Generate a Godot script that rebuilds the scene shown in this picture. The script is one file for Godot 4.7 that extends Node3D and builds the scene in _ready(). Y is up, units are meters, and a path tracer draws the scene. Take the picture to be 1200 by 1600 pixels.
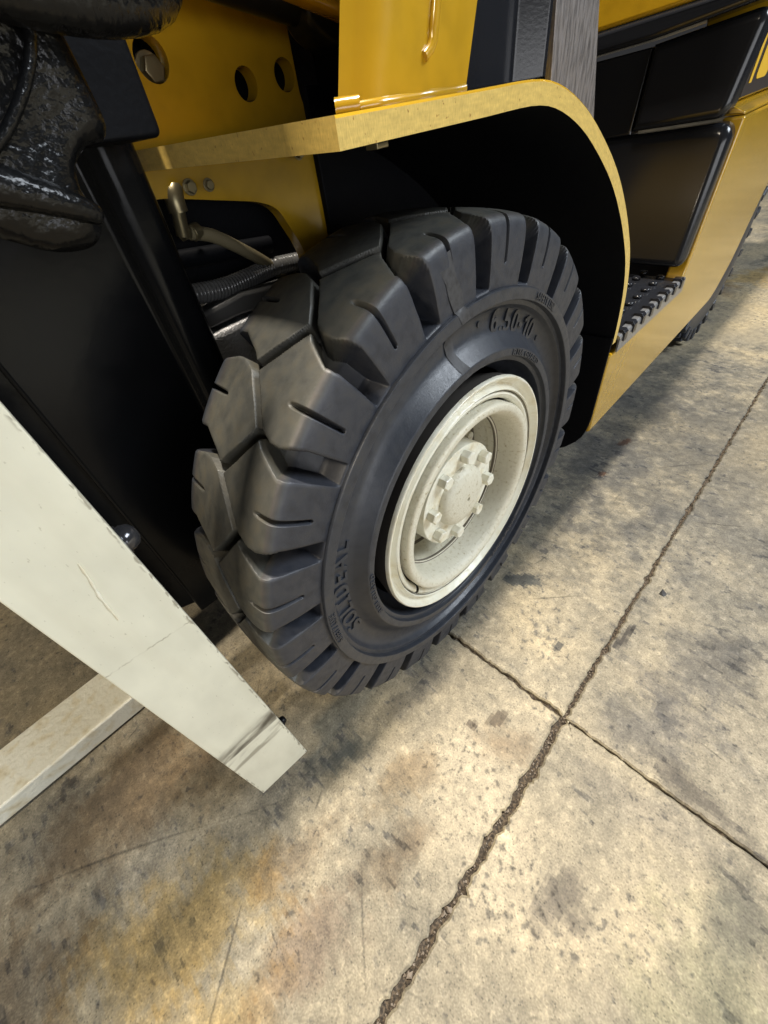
extends Node3D

const HUB := Vector3(0, 0.288, 0)
const PITCH := 16.363636
const PHASE := 102.7
var M := {}
var taken := {}
var truck: Node3D

# ---------------------------------------------------------------- naming
func numbered(called: String) -> String:
	var n: int = taken.get(called, 0)
	taken[called] = n + 1
	return called if n == 0 else "%s_%03d" % [called, n]

func put(called: String, mesh: Mesh, mat: Material, parent: Node, label := "") -> MeshInstance3D:
	var o := MeshInstance3D.new()
	o.name = numbered(called)
	o.mesh = mesh
	o.material_override = mat
	if label:
		o.set_meta("label", label)
	parent.add_child(o, true)
	return o

func tag(o: Node3D, label: String, category: String, kind := "") -> void:
	o.set_meta("label", label)
	if category:
		o.set_meta("category", category)
	if kind:
		o.set_meta("kind", kind)

# ---------------------------------------------------------------- meshes
# triangles are written counter-clockwise from outside; finish() welds, smooths below the crease angle and turns them
func finish(t: PackedVector3Array, crease := 35.0, uvs := PackedVector2Array()) -> ArrayMesh:
	var nf := t.size() / 3
	var fn := PackedVector3Array()
	fn.resize(nf)
	var at := {}
	for f in nf:
		var n := (t[f * 3 + 1] - t[f * 3]).cross(t[f * 3 + 2] - t[f * 3])
		fn[f] = n
		for k in 3:
			var key := Vector3i((t[f * 3 + k] * 50000.0).round())
			if not at.has(key):
				at[key] = []
			at[key].append(f)
	var lim := cos(deg_to_rad(crease))
	var v := PackedVector3Array()
	var nn := PackedVector3Array()
	var uu := PackedVector2Array()
	for f in nf:
		var a := fn[f].normalized()
		if fn[f].length_squared() < 1e-20:
			continue
		for k in [0, 2, 1]:
			var p := t[f * 3 + k]
			var s := Vector3.ZERO
			for g in at[Vector3i((p * 50000.0).round())]:
				if fn[g].normalized().dot(a) > lim:
					s += fn[g]
			v.append(p)
			nn.append(s.normalized() if s.length_squared() > 1e-24 else a)
			if uvs.size():
				uu.append(uvs[f * 3 + k])
	var arr := []
	arr.resize(Mesh.ARRAY_MAX)
	arr[Mesh.ARRAY_VERTEX] = v
	arr[Mesh.ARRAY_NORMAL] = nn
	if uvs.size():
		arr[Mesh.ARRAY_TEX_UV] = uu
	var m := ArrayMesh.new()
	m.add_surface_from_arrays(Mesh.PRIMITIVE_TRIANGLES, arr)
	return m

func quad(t: PackedVector3Array, a: Vector3, b: Vector3, c: Vector3, d: Vector3) -> void:
	t.append_array([a, b, c, a, c, d])

func ccw(p: PackedVector2Array) -> PackedVector2Array:
	var q := p.duplicate()
	if Geometry2D.is_polygon_clockwise(q) :
		q.reverse()
	var area := 0.0
	for i in q.size():
		area += q[i].cross(q[(i + 1) % q.size()])
	if area < 0.0:
		q.reverse()
	return q

func inset(p: PackedVector2Array, d: float) -> PackedVector2Array:
	var o := PackedVector2Array()
	var n := p.size()
	for i in n:
		var e0 := (p[i] - p[(i + n - 1) % n]).normalized()
		var e1 := (p[(i + 1) % n] - p[i]).normalized()
		var n0 := Vector2(-e0.y, e0.x)
		var n1 := Vector2(-e1.y, e1.x)
		var b := (n0 + n1)
		b = b / maxf(0.5, 1.0 + n0.dot(n1))
		o.append(p[i] + b * d)
	return o

func fillet(p: PackedVector2Array, r: Array, seg := 5) -> PackedVector2Array:
	var o := PackedVector2Array()
	var n := p.size()
	for i in n:
		var rad: float = r[i % r.size()]
		if rad <= 0.0:
			o.append(p[i])
			continue
		var a := (p[(i + n - 1) % n] - p[i])
		var b := (p[(i + 1) % n] - p[i])
		var d := minf(rad, minf(a.length(), b.length()) * 0.48)
		var p0 := p[i] + a.normalized() * d
		var p2 := p[i] + b.normalized() * d
		for k in seg + 1:
			var u := float(k) / seg
			o.append(p0.lerp(p[i], u).lerp(p[i].lerp(p2, u), u))
	return o

# polygon in local xy, from local z = 0 to z = depth, rounded edges of size bev
func ext(t: PackedVector3Array, poly: PackedVector2Array, xf: Transform3D, depth: float, bev := 0.0, steps := 3) -> void:
	var p := ccw(poly)
	var rings := []
	if bev > 0.0:
		for k in steps + 1:
			var a := PI / 2 * k / steps
			rings.append([inset(p, bev * (1.0 - sin(a))), bev * (1.0 - cos(a))])
		for k in steps + 1:
			var a := PI / 2 * k / steps
			rings.append([inset(p, bev * (1.0 - cos(a))), depth - bev * (1.0 - sin(a))])
	else:
		rings = [[p, 0.0], [p, depth]]
	var n := p.size()
	for k in rings.size() - 1:
		var a: PackedVector2Array = rings[k][0]
		var b: PackedVector2Array = rings[k + 1][0]
		var za: float = rings[k][1]
		var zb: float = rings[k + 1][1]
		for i in n:
			var j := (i + 1) % n
			quad(t, xf * Vector3(a[i].x, a[i].y, za), xf * Vector3(a[j].x, a[j].y, za), xf * Vector3(b[j].x, b[j].y, zb), xf * Vector3(b[i].x, b[i].y, zb))
	var first: PackedVector2Array = rings[0][0]
	var last: PackedVector2Array = rings[-1][0]
	var ix := Geometry2D.triangulate_polygon(p)
	for k in range(0, ix.size(), 3):
		var tri := [last[ix[k]], last[ix[k + 1]], last[ix[k + 2]]]
		if (tri[1] - tri[0]).cross(tri[2] - tri[0]) < 0:
			tri.reverse()
		for q in tri:
			t.append(xf * Vector3(q.x, q.y, depth))
	for k in range(0, ix.size(), 3):
		var tri := [first[ix[k]], first[ix[k + 1]], first[ix[k + 2]]]
		if (tri[1] - tri[0]).cross(tri[2] - tri[0]) > 0:
			tri.reverse()
		for q in tri:
			t.append(xf * Vector3(q.x, q.y, 0.0))

func T(o := Vector3.ZERO, x := Vector3.RIGHT, y := Vector3.UP) -> Transform3D:
	x = x.normalized()
	var z := x.cross(y).normalized()
	return Transform3D(Basis(x, z.cross(x), z), o)

func P2(a: Array) -> PackedVector2Array:
	var p := PackedVector2Array()
	for i in range(0, a.size(), 2):
		p.append(Vector2(a[i], a[i + 1]))
	return p

func box(t: PackedVector3Array, lo: Vector3, hi: Vector3, bev := 0.002) -> void:
	ext(t, P2([lo.x, lo.y, hi.x, lo.y, hi.x, hi.y, lo.x, hi.y]), T(Vector3(0, 0, lo.z)), hi.z - lo.z, bev)

# profile of (radius, height) turned about local z
func lathe(t: PackedVector3Array, prof: PackedVector2Array, xf: Transform3D, seg := 48) -> void:
	for k in prof.size() - 1:
		for i in seg:
			var a := TAU * i / seg
			var b := TAU * (i + 1) / seg
			var ca := Vector2(cos(a), sin(a))
			var cb := Vector2(cos(b), sin(b))
			var p := prof[k]
			var q := prof[k + 1]
			quad(t, xf * Vector3(ca.x * p.x, ca.y * p.x, p.y), xf * Vector3(ca.x * q.x, ca.y * q.x, q.y), xf * Vector3(cb.x * q.x, cb.y * q.x, q.y), xf * Vector3(cb.x * p.x, cb.y * p.x, p.y))

func tube(t: PackedVector3Array, path: PackedVector3Array, radii: Array, seg := 14, caps := true) -> void:
	var up := Vector3(0.31, 0.9, 0.2).normalized()
	var rings := []
	for i in path.size():
		var d := (path[mini(i + 1, path.size() - 1)] - path[maxi(i - 1, 0)]).normalized()
		var s := d.cross(up).normalized()
		var w := s.cross(d)
		up = w
		var r: float = radii[i % radii.size()] if radii.size() > 1 else radii[0]
		var ring := PackedVector3Array()
		for k in seg:
			var a := TAU * k / seg
			ring.append(path[i] + (s * cos(a) + w * sin(a)) * r)
		rings.append(ring)
	for i in rings.size() - 1:
		for k in seg:
			var j := (k + 1) % seg
			quad(t, rings[i][k], rings[i + 1][k], rings[i + 1][j], rings[i][j])
	if caps:
		for k in seg:
			t.append_array([path[0], rings[0][k], rings[0][(k + 1) % seg], path[-1], rings[-1][(k + 1) % seg], rings[-1][k]])

func curve(pts: Array, n := 24) -> PackedVector3Array:
	var c := Curve3D.new()
	for i in pts.size():
		var d: Vector3 = (pts[mini(i + 1, pts.size() - 1)] - pts[maxi(i - 1, 0)]) / 6.0
		c.add_point(pts[i], -d, d)
	var o := PackedVector3Array()
	for k in n + 1:
		o.append(c.sample_baked(c.get_baked_length() * k / n, true))
	return o

func hexagon(r: float, turn := 0.0) -> PackedVector2Array:
	var p := PackedVector2Array()
	for k in 6:
		p.append(Vector2.from_angle(turn + TAU * k / 6) * r)
	return p

func disc(r: float, n := 24) -> PackedVector2Array:
	var p := PackedVector2Array()
	for k in n:
		p.append(Vector2.from_angle(TAU * k / n) * r)
	return p

# ---------------------------------------------------------------- materials
func noise(freq: float, seed_: int, oct := 4, kind := FastNoiseLite.TYPE_SIMPLEX_SMOOTH) -> FastNoiseLite:
	var n := FastNoiseLite.new()
	n.seed = seed_
	n.frequency = freq
	n.noise_type = kind
	n.fractal_octaves = oct
	n.fractal_type = FastNoiseLite.FRACTAL_FBM
	return n

func tex(freq: float, seed_: int, stops: Array, size := 512, oct := 4) -> NoiseTexture2D:
	var t := NoiseTexture2D.new()
	t.width = size
	t.height = size
	t.seamless = true
	t.noise = noise(freq, seed_, oct)
	var g := Gradient.new()
	g.offsets = PackedFloat32Array(stops.map(func(s): return s[0]))
	g.colors = PackedColorArray(stops.map(func(s): return s[1]))
	t.color_ramp = g
	return t

func bump(freq: float, seed_: int, strength: float, size := 512, oct := 4) -> NoiseTexture2D:
	var t := NoiseTexture2D.new()
	t.width = size
	t.height = size
	t.seamless = true
	t.as_normal_map = true
	t.bump_strength = strength
	t.noise = noise(freq, seed_, oct)
	return t

func lin(r: float, g: float, b: float) -> Color:
	return Color(r, g, b).linear_to_srgb()

func grey(v: float) -> Color:
	return Color(v, v, v)

func mat(c: Color, rough: float, scale := 8.0, metal := 0.0) -> StandardMaterial3D:
	var m := StandardMaterial3D.new()
	m.albedo_color = c
	m.roughness = rough
	m.metallic = metal
	m.uv1_triplanar = true
	m.uv1_world_triplanar = true
	m.uv1_scale = Vector3.ONE * scale
	return m

func normal_map(m: StandardMaterial3D, t: Texture2D, s := 1.0) -> void:
	m.normal_enabled = true
	m.normal_texture = t
	m.normal_scale = s

func make_materials() -> void:
	var fine := bump(0.05, 11, 3.0)
	var peel := bump(0.02, 12, 1.5)
	var wear := tex(0.012, 21, [[0.0, grey(0.93)], [0.4, grey(0.98)], [0.6, grey(1.0)], [1.0, grey(1.0)]], 512, 3)
	var gloss := tex(0.02, 22, [[0.0, grey(0.8)], [1.0, grey(1.0)]], 512, 5)
	# yellow paint
	var y := mat(lin(0.42, 0.247, 0.010), 0.28, 5.0)
	y.albedo_texture = wear
	y.roughness_texture = gloss
	normal_map(y, peel, 0.12)
	y.clearcoat_enabled = true
	y.clearcoat = 0.7
	y.clearcoat_roughness = 0.12
	M.yellow = y
	var yc := mat(lin(0.66, 0.47, 0.13), 0.42, 1.0)  # edge paler than the yellow: strong light and thin paint put into the colour
	var saw := Image.create(1024, 256, false, Image.FORMAT_RGB8)
	var hgt := Image.create(1024, 256, false, Image.FORMAT_RGB8)
	var n1 := noise(0.5, 5, 2)
	var n2 := noise(0.03, 6, 3)
	var n3 := noise(0.06, 8, 3)
	for j in 256:
		for i in 1024:
			var w := n1.get_noise_2d(i * 0.8, j * 0.02) * 0.5 + 0.5
			var w2 := n2.get_noise_2d(i, j * 0.5)
			var chip := smoothstep(0.6, 0.8, n3.get_noise_2d(i * 2.0, j * 0.16) + w * 0.12)
			var v := 0.93 + 0.12 * (w - 0.5) + 0.07 * w2
			saw.set_pixel(i, j, Color(v, v, v).lerp(Color(0.5, 0.36, 0.24), chip * 0.75))
			hgt.set_pixel(i, j, grey(clampf(0.5 + (w - 0.5) * 0.9 - chip * 0.4, 0, 1)))
	hgt.bump_map_to_normal_map(2.5)
	yc.uv1_triplanar = false
	yc.uv1_world_triplanar = false
	yc.albedo_texture = ImageTexture.create_from_image(saw)
	normal_map(yc, ImageTexture.create_from_image(hgt), 0.22)
	M.cut = yc
	# cream paint
	var c := mat(lin(0.70, 0.68, 0.565), 0.36, 3.0)
	c.albedo_texture = tex(0.02, 31, [[0.0, Color(0.86, 0.81, 0.72)], [0.27, Color(0.96, 0.94, 0.90)], [0.5, grey(0.99)], [1.0, grey(1.0)]], 512, 5)
	c.roughness_texture = gloss
	normal_map(c, bump(0.06, 32, 4.0, 512, 4), 0.35)
	M.cream = c
	var cd := mat(lin(0.60, 0.57, 0.455), 0.5, 9.0)
	cd.albedo_texture = tex(0.03, 33, [[0.0, Color(0.55, 0.47, 0.36)], [0.16, Color(0.9, 0.88, 0.83)], [0.34, grey(0.98)], [1.0, grey(1.0)]], 512, 5)
	normal_map(cd, bump(0.08, 34, 5.0, 512, 4), 0.5)
	M.cream_rough = cd
	# black paints
	var b := mat(lin(0.007, 0.0075, 0.0085), 0.34, 5.0)
	b.roughness_texture = gloss
	normal_map(b, peel, 0.1)
	b.metallic_specular = 0.3
	M.mast = b.duplicate()
	M.mast.albedo_color = lin(0.004, 0.0044, 0.0052)
	M.mast.metallic_specular = 0.25
	M.mast.roughness = 0.2
	M.black = b
	var bp := mat(lin(0.011, 0.012, 0.015), 0.2, 12.0)
	bp.roughness_texture = gloss
	normal_map(bp, fine, 0.06)
	bp.metallic_specular = 0.4
	M.plastic = bp
	var bs := mat(lin(0.004, 0.0045, 0.006), 0.5, 6.0)
	normal_map(bs, fine, 0.15)
	bs.metallic_specular = 0.2
	M.satin = bs
	var bc := mat(lin(0.004, 0.0042, 0.0046), 0.28, 7.0)
	bc.roughness_texture = gloss
	normal_map(bc, bump(0.05, 41, 6.0, 512, 4), 0.42)
	bc.metallic_specular = 0.35
	M.cast = bc
	# rubber
	var r := mat(Color.WHITE, 0.6, 7.0)
	r.vertex_color_use_as_albedo = true
	r.albedo_texture = tex(0.018, 51, [[0.0, grey(0.7)], [0.4, grey(0.88)], [0.55, Color(0.95, 0.94, 0.92)], [0.75, Color(1.0, 0.97, 0.92)], [1.0, Color(1.0, 0.94, 0.84)]], 512, 6)
	r.roughness_texture = tex(0.03, 52, [[0.0, grey(0.7)], [1.0, grey(1.0)]], 512, 5)
	normal_map(r, bump(0.12, 53, 2.5, 512, 4), 0.16)
	M.rubber = r
	var rs := r.duplicate()
	rs.vertex_color_use_as_albedo = false
	rs.roughness = 0.5
	rs.albedo_color = lin(0.028, 0.033, 0.045)
	M.side = rs
	# metals
	var st := mat(lin(0.30, 0.275, 0.265), 0.45, 1.0, 0.45)
	st.uv1_scale = Vector3(16, 2.5, 16)
	st.albedo_texture = tex(0.03, 61, [[0.0, grey(0.55)], [0.5, grey(0.85)], [1.0, grey(1.0)]], 512, 5)
	st.roughness_texture = gloss
	normal_map(st, bump(0.05, 62, 4.0), 0.35)
	M.steel = st
	var zn := mat(lin(0.24, 0.205, 0.12), 0.4, 20.0, 0.8)
	zn.roughness_texture = gloss
	M.zinc = zn
	var gi := mat(lin(0.55, 0.55, 0.56), 0.38, 16.0, 0.3)
	normal_map(gi, bump(0.03, 71, 9.0, 512, 4), 0.9)
	M.iron = gi
	var ch := mat(lin(0.3, 0.31, 0.33), 0.25, 20.0, 0.7)
	normal_map(ch, fine, 0.2)
	M.bright = ch
	var hs := mat(lin(0.10, 0.085, 0.05), 0.45, 30.0)
	normal_map(hs, fine, 0.4)
	hs.albedo_color = lin(0.17, 0.145, 0.085)
	M.hose = hs
	M.conduit = mat(lin(0.13, 0.13, 0.128), 0.22, 20.0)
	M.stripe = mat(lin(0.03, 0.024, 0.022), 0.4, 10.0)
	M.glyph = mat(lin(0.62, 0.38, 0.03), 0.4, 10.0)
	M.dirt = mat(lin(0.13, 0.10, 0.07), 0.9, 9.0)
	M.dirt.albedo_texture = tex(0.05, 81, [[0.0, grey(0.3)], [0.42, grey(0.5)], [0.6, grey(0.85)], [1.0, Color(1.0, 0.95, 0.85)]], 512, 5)
	normal_map(M.dirt, bump(0.06, 82, 10.0), 1.0)
	M.chip = mat(lin(0.17, 0.14, 0.11), 0.8, 30.0)
	M.mud = mat(lin(0.044, 0.044, 0.047), 0.6, 20.0)
	M.mud.albedo_texture = tex(0.03, 91, [[0.0, grey(0.6)], [0.5, grey(0.9)], [1.0, grey(1.0)]], 256, 4)
	M.bolt = mat(lin(0.06, 0.06, 0.065), 0.15, 20.0, 0.6)
	M.flange_dark = mat(lin(0.035, 0.03, 0.025), 0.7, 20.0)  # dark, even tone for the back of the rim flange
	M.stain = mat(lin(0.14, 0.12, 0.09), 0.7, 20.0)
	M.pebble = mat(lin(0.02, 0.02, 0.021), 0.6, 40.0)

# ---------------------------------------------------------------- floor
const FL := 2.4      # metres that one floor texture covers

func floor_material() -> StandardMaterial3D:
	var S := 2048
	var big := noise(0.004, 101, 4).get_seamless_image(1024, 1024)
	var mid := noise(0.012, 102, 5).get_seamless_image(1024, 1024)
	var fin := noise(0.05, 103, 5).get_seamless_image(S, S)
	var spk := noise(0.085, 104, 4).get_seamless_image(S, S)
	var grn := noise(0.42, 105, 2).get_seamless_image(S, S)
	var fln := noise(0.13, 106, 3)
	fln.domain_warp_enabled = true
	fln.domain_warp_amplitude = 5.0
	fln.domain_warp_frequency = 0.1
	var flk := fln.get_seamless_image(1024, 1024)
	for im in [big, mid, fin, spk, grn, flk]:
		im.convert(Image.FORMAT_L8)
	var B := big.get_data()
	var D := mid.get_data()
	var F := fin.get_data()
	var K := spk.get_data()
	var G := grn.get_data()
	var L := flk.get_data()
	# tint of marks with a place of their own: (r, g, b multiplier) kept in a coarse picture
	var mk := 512
	var tr := PackedFloat32Array()
	var tg := PackedFloat32Array()
	var tb := PackedFloat32Array()
	for a in [tr, tg, tb]:
		a.resize(mk * mk)
		a.fill(1.0)
	var wn := noise(0.02, 107, 4)
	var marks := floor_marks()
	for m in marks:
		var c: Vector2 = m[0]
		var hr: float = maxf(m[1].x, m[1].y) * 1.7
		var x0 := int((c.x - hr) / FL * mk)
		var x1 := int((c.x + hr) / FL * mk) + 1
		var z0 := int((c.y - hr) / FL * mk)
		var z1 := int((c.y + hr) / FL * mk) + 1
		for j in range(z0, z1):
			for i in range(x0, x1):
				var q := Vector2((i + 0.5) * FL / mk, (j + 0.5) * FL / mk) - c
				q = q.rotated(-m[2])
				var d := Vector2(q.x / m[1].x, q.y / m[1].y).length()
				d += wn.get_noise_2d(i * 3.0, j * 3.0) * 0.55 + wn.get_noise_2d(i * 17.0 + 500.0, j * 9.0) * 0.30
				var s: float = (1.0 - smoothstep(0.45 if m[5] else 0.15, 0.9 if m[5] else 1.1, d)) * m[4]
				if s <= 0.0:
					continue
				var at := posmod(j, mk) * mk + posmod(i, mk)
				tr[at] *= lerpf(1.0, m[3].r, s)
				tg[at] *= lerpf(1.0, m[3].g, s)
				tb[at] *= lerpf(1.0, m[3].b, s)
	var out := PackedByteArray()
	out.resize(S * S * 3)
	var hs := 12345
	var rgh := PackedByteArray()
	rgh.resize(S * S)
	var hgt := PackedByteArray()
	hgt.resize(S * S)
	for j in S:
		var j2 := (j >> 1) * 1024
		var jm := (j >> 2) * mk
		for i in S:
			var at := j * S + i
			var b := B[j2 + (i >> 1)] / 255.0 - 0.5
			var d := D[j2 + (i >> 1)] / 255.0 - 0.5
			var f := F[at] / 255.0 - 0.5
			var k := K[at] / 255.0
			var g := G[at] / 255.0 - 0.5
			var l := 0.84 + b * 0.20 + d * 0.30 + f * 0.24 + g * 0.26
			hs = (hs * 1103515245 + 12345) & 0x7fffffff
			var wn1 := float((hs >> 8) & 1023) / 1023.0
			l += (wn1 - 0.5) * 0.14
			if wn1 > 0.955 + k * 0.06 - d * 0.05:
				l *= 0.62
			var pit := clampf((0.235 - k + d * 0.4 + g * 0.16) * 8.0, 0.0, 1.0)
			var q := L[(j >> 2) * 1024 + (i >> 1)] / 255.0
			var fleck := clampf((q - 0.76 - d * 0.7 + f * 0.15) * 6.0, 0.0, 1.0)
			var pit2 := maxf(pit, fleck)
			l *= 1.0 - 0.27 * pit2
			var pale := clampf((k - 0.66) * 7.0, 0.0, 1.0)
			l += pale * 0.12
			var warm := b * 0.4 + d * 0.3
			var m := jm + (i >> 2)
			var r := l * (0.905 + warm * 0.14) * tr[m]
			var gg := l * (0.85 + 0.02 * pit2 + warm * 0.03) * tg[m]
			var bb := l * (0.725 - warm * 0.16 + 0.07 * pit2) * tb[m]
			pit = pit2
			out[at * 3] = clampi(int(r * 162.0), 0, 255)
			out[at * 3 + 1] = clampi(int(gg * 162.0), 0, 255)
			out[at * 3 + 2] = clampi(int(bb * 162.0), 0, 255)
			rgh[at] = clampi(int((0.60 + 0.3 * pit - d * 0.3 - b * 0.2) * 255.0), 0, 255)
			hgt[at] = clampi(int((0.6 + g * 0.22 + f * 0.3 - pit * 0.4) * 255.0), 0, 255)
	var rn := RandomNumberGenerator.new()
	rn.seed = 42
	var lines := [[Vector2(-0.66, -0.205), Vector2(-0.455, -0.085), 0.8, 1.3], [Vector2(-0.455, -0.085), Vector2(-0.35, -0.02), 0.86, 0.9], [Vector2(-0.352, 0.01), Vector2(-0.328, -0.002), 0.7, 0.9], [Vector2(-0.46, 0.01), Vector2(-0.55, 0.075), 0.72, 1.1]]
	for k in 420:
		var c := Vector2(rn.randf() * FL, rn.randf() * FL)
		var a := rn.randfn(0.9, 0.7)
		var ln := 0.01 + 0.10 * pow(rn.randf(), 3.0)
		lines.append([c, c + Vector2.from_angle(a) * ln, rn.randf_range(0.6, 0.9) if rn.randf() < 0.8 else rn.randf_range(1.05, 1.16), rn.randf_range(0.5, 1.1)])
	for ln in lines:
		var p0: Vector2 = ln[0] / FL * S
		var p1: Vector2 = ln[1] / FL * S
		var n := int(p0.distance_to(p1)) + 1
		var bend := rn.randf_range(-0.02, 0.02) * p0.distance_to(p1)
		var nrm := (p1 - p0).normalized().orthogonal()
		for i in n:
			var u := float(i) / n
			var q := p0.lerp(p1, u) + nrm * bend * sin(u * PI) + nrm * rn.randf_range(-0.3, 0.3)
			var w: float = ln[3] * sqrt(sin(clampf(u, 0.02, 0.98) * PI))
			for dy in range(-2, 3):
				for dx in range(-2, 3):
					var cov := clampf(w + 0.5 - Vector2(int(q.x) + dx + 0.5, int(q.y) + dy + 0.5).distance_to(q), 0.0, 1.0) * rn.randf_range(0.4, 0.8)
					if cov <= 0.0:
						continue
					var at := (posmod(int(q.y) + dy, S) * S + posmod(int(q.x) + dx, S)) * 3
					for ch in 3:
						out[at + ch] = clampi(int(out[at + ch] * lerpf(1.0, ln[2], cov)), 0, 255)
	var m := StandardMaterial3D.new()
	m.albedo_texture = ImageTexture.create_from_image(Image.create_from_data(S, S, false, Image.FORMAT_RGB8, out))
	m.roughness = 1.0
	m.roughness_texture = ImageTexture.create_from_image(Image.create_from_data(S, S, false, Image.FORMAT_L8, rgh))
	var h := Image.create_from_data(S, S, false, Image.FORMAT_L8, hgt)
	h.convert(Image.FORMAT_RGB8)
	h.bump_map_to_normal_map(1.6)
	normal_map(m, ImageTexture.create_from_image(h), 0.3)
	m.metallic_specular = 0.4
	return m

func floor_marks() -> Array:
	# place on the floor, half sizes, turn, colour multiplier, strength, crisp
	var grey_ := Color(0.76, 0.77, 0.81)
	var dark := Color(0.55, 0.54, 0.55)
	var yel := Color(1.12, 1.02, 0.78)  # yellow stain, with reflected yellow light put into its colour as well
	var brown := Color(0.74, 0.68, 0.62)
	var cool := Color(0.77, 0.785, 0.82)  # broad cooler, darker zone: floor tone and weaker light put into the colour
	var out := [
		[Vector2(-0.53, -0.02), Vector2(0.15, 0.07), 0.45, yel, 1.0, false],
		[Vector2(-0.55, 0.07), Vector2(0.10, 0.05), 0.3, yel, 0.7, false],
		[Vector2(-0.50, -0.20), Vector2(0.2, 0.10), 0.0, brown, 0.9, false],
		[Vector2(-0.70, -0.10), Vector2(0.1, 0.10), 0.0, brown, 0.7, false],
		[Vector2(-0.433, 0.097), Vector2(0.085, 0.045), 0.2, Color(0.82, 0.76, 0.75), 0.8, false],
		[Vector2(-0.31, 0.115), Vector2(0.07, 0.03), 0.2, brown, 0.8, false],
		[Vector2(-0.40, 0.03), Vector2(0.07, 0.04), 0.3, brown, 0.7, false],
		[Vector2(-0.24, 0.075), Vector2(0.06, 0.035), 0.2, Color(0.86, 0.80, 0.72), 0.9, false],
		[Vector2(-0.12, 0.15), Vector2(0.05, 0.03), 0.9, Color(0.86, 0.80, 0.74), 0.8, false],
		[Vector2(-0.282, -0.011), Vector2(0.055, 0.025), 0.5, Color(0.5, 0.55, 0.62), 0.95, false],
		[Vector2(-0.15, 0.01), Vector2(0.10, 0.025), 0.1, grey_, 0.8, false],
		[Vector2(0.012, 0.272), Vector2(0.075, 0.055), 0.9, grey_, 1.0, false],
		[Vector2(0.075, 0.29), Vector2(0.035, 0.10), 0.3, grey_, 0.9, false],
		[Vector2(-0.02, 0.355), Vector2(0.02, 0.10), 0.15, dark, 0.7, false],
		[Vector2(0.16, 0.31), Vector2(0.1, 0.06), 0.3, grey_, 0.8, false],
		[Vector2(-0.075, 0.30), Vector2(0.03, 0.12), -0.1, grey_, 0.6, false],
		[Vector2(-0.209, 0.275), Vector2(0.045, 0.02), 0.2, dark, 0.8, false],
		[Vector2(-0.222, 0.296), Vector2(0.022, 0.012), 0.5, dark, 0.6, false],
		[Vector2(-0.11, 0.41), Vector2(0.05, 0.03), 0.3, grey_, 0.9, false],
		[Vector2(0.138, 0.205), Vector2(0.040, 0.009), 0.15, dark, 1.0, true],
		[Vector2(0.051, 0.134), Vector2(0.014, 0.010), 0.5, Color(0.5, 0.52, 0.56), 1.0, true],
		[Vector2(0.125, 0.025), Vector2(0.042, 0.015), 0.98, Color(0.52, 0.56, 0.63), 1.0, true],
		[Vector2(-0.10, 0.125), Vector2(0.020, 0.010), 0.4, Color(0.6, 0.56, 0.52), 0.9, true],
		[Vector2(-0.13, 0.10), Vector2(0.012, 0.007), 0.9, Color(0.6, 0.56, 0.52), 0.9, true],
		[Vector2(0.70, 0.20), Vector2(0.62, 0.42), 0.0, cool, 1.0, false],
		[Vector2(0.70, 0.0), Vector2(0.62, 0.25), 0.0, cool, 0.8, false],
		[Vector2(0.55, -0.02), Vector2(0.2, 0.06), 0.1, grey_, 0.5, false],
		[Vector2(0.35, 0.12), Vector2(0.12, 0.03), 0.3, grey_, 0.4, false],
		[Vector2(-0.2, 0.42), Vector2(0.14, 0.1), 0.0, Color(0.93, 0.95, 0.90), 1.0, false],
		[Vector2(0.485, 0.02), Vector2(0.018, 0.012), 0.3, Color(0.8, 0.6, 0.5), 0.9, true],
		[Vector2(0.62, 0.01), Vector2(0.022, 0.012), 0.3, Color(0.8, 0.6, 0.5), 0.9, true],
	]
	return out

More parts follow.
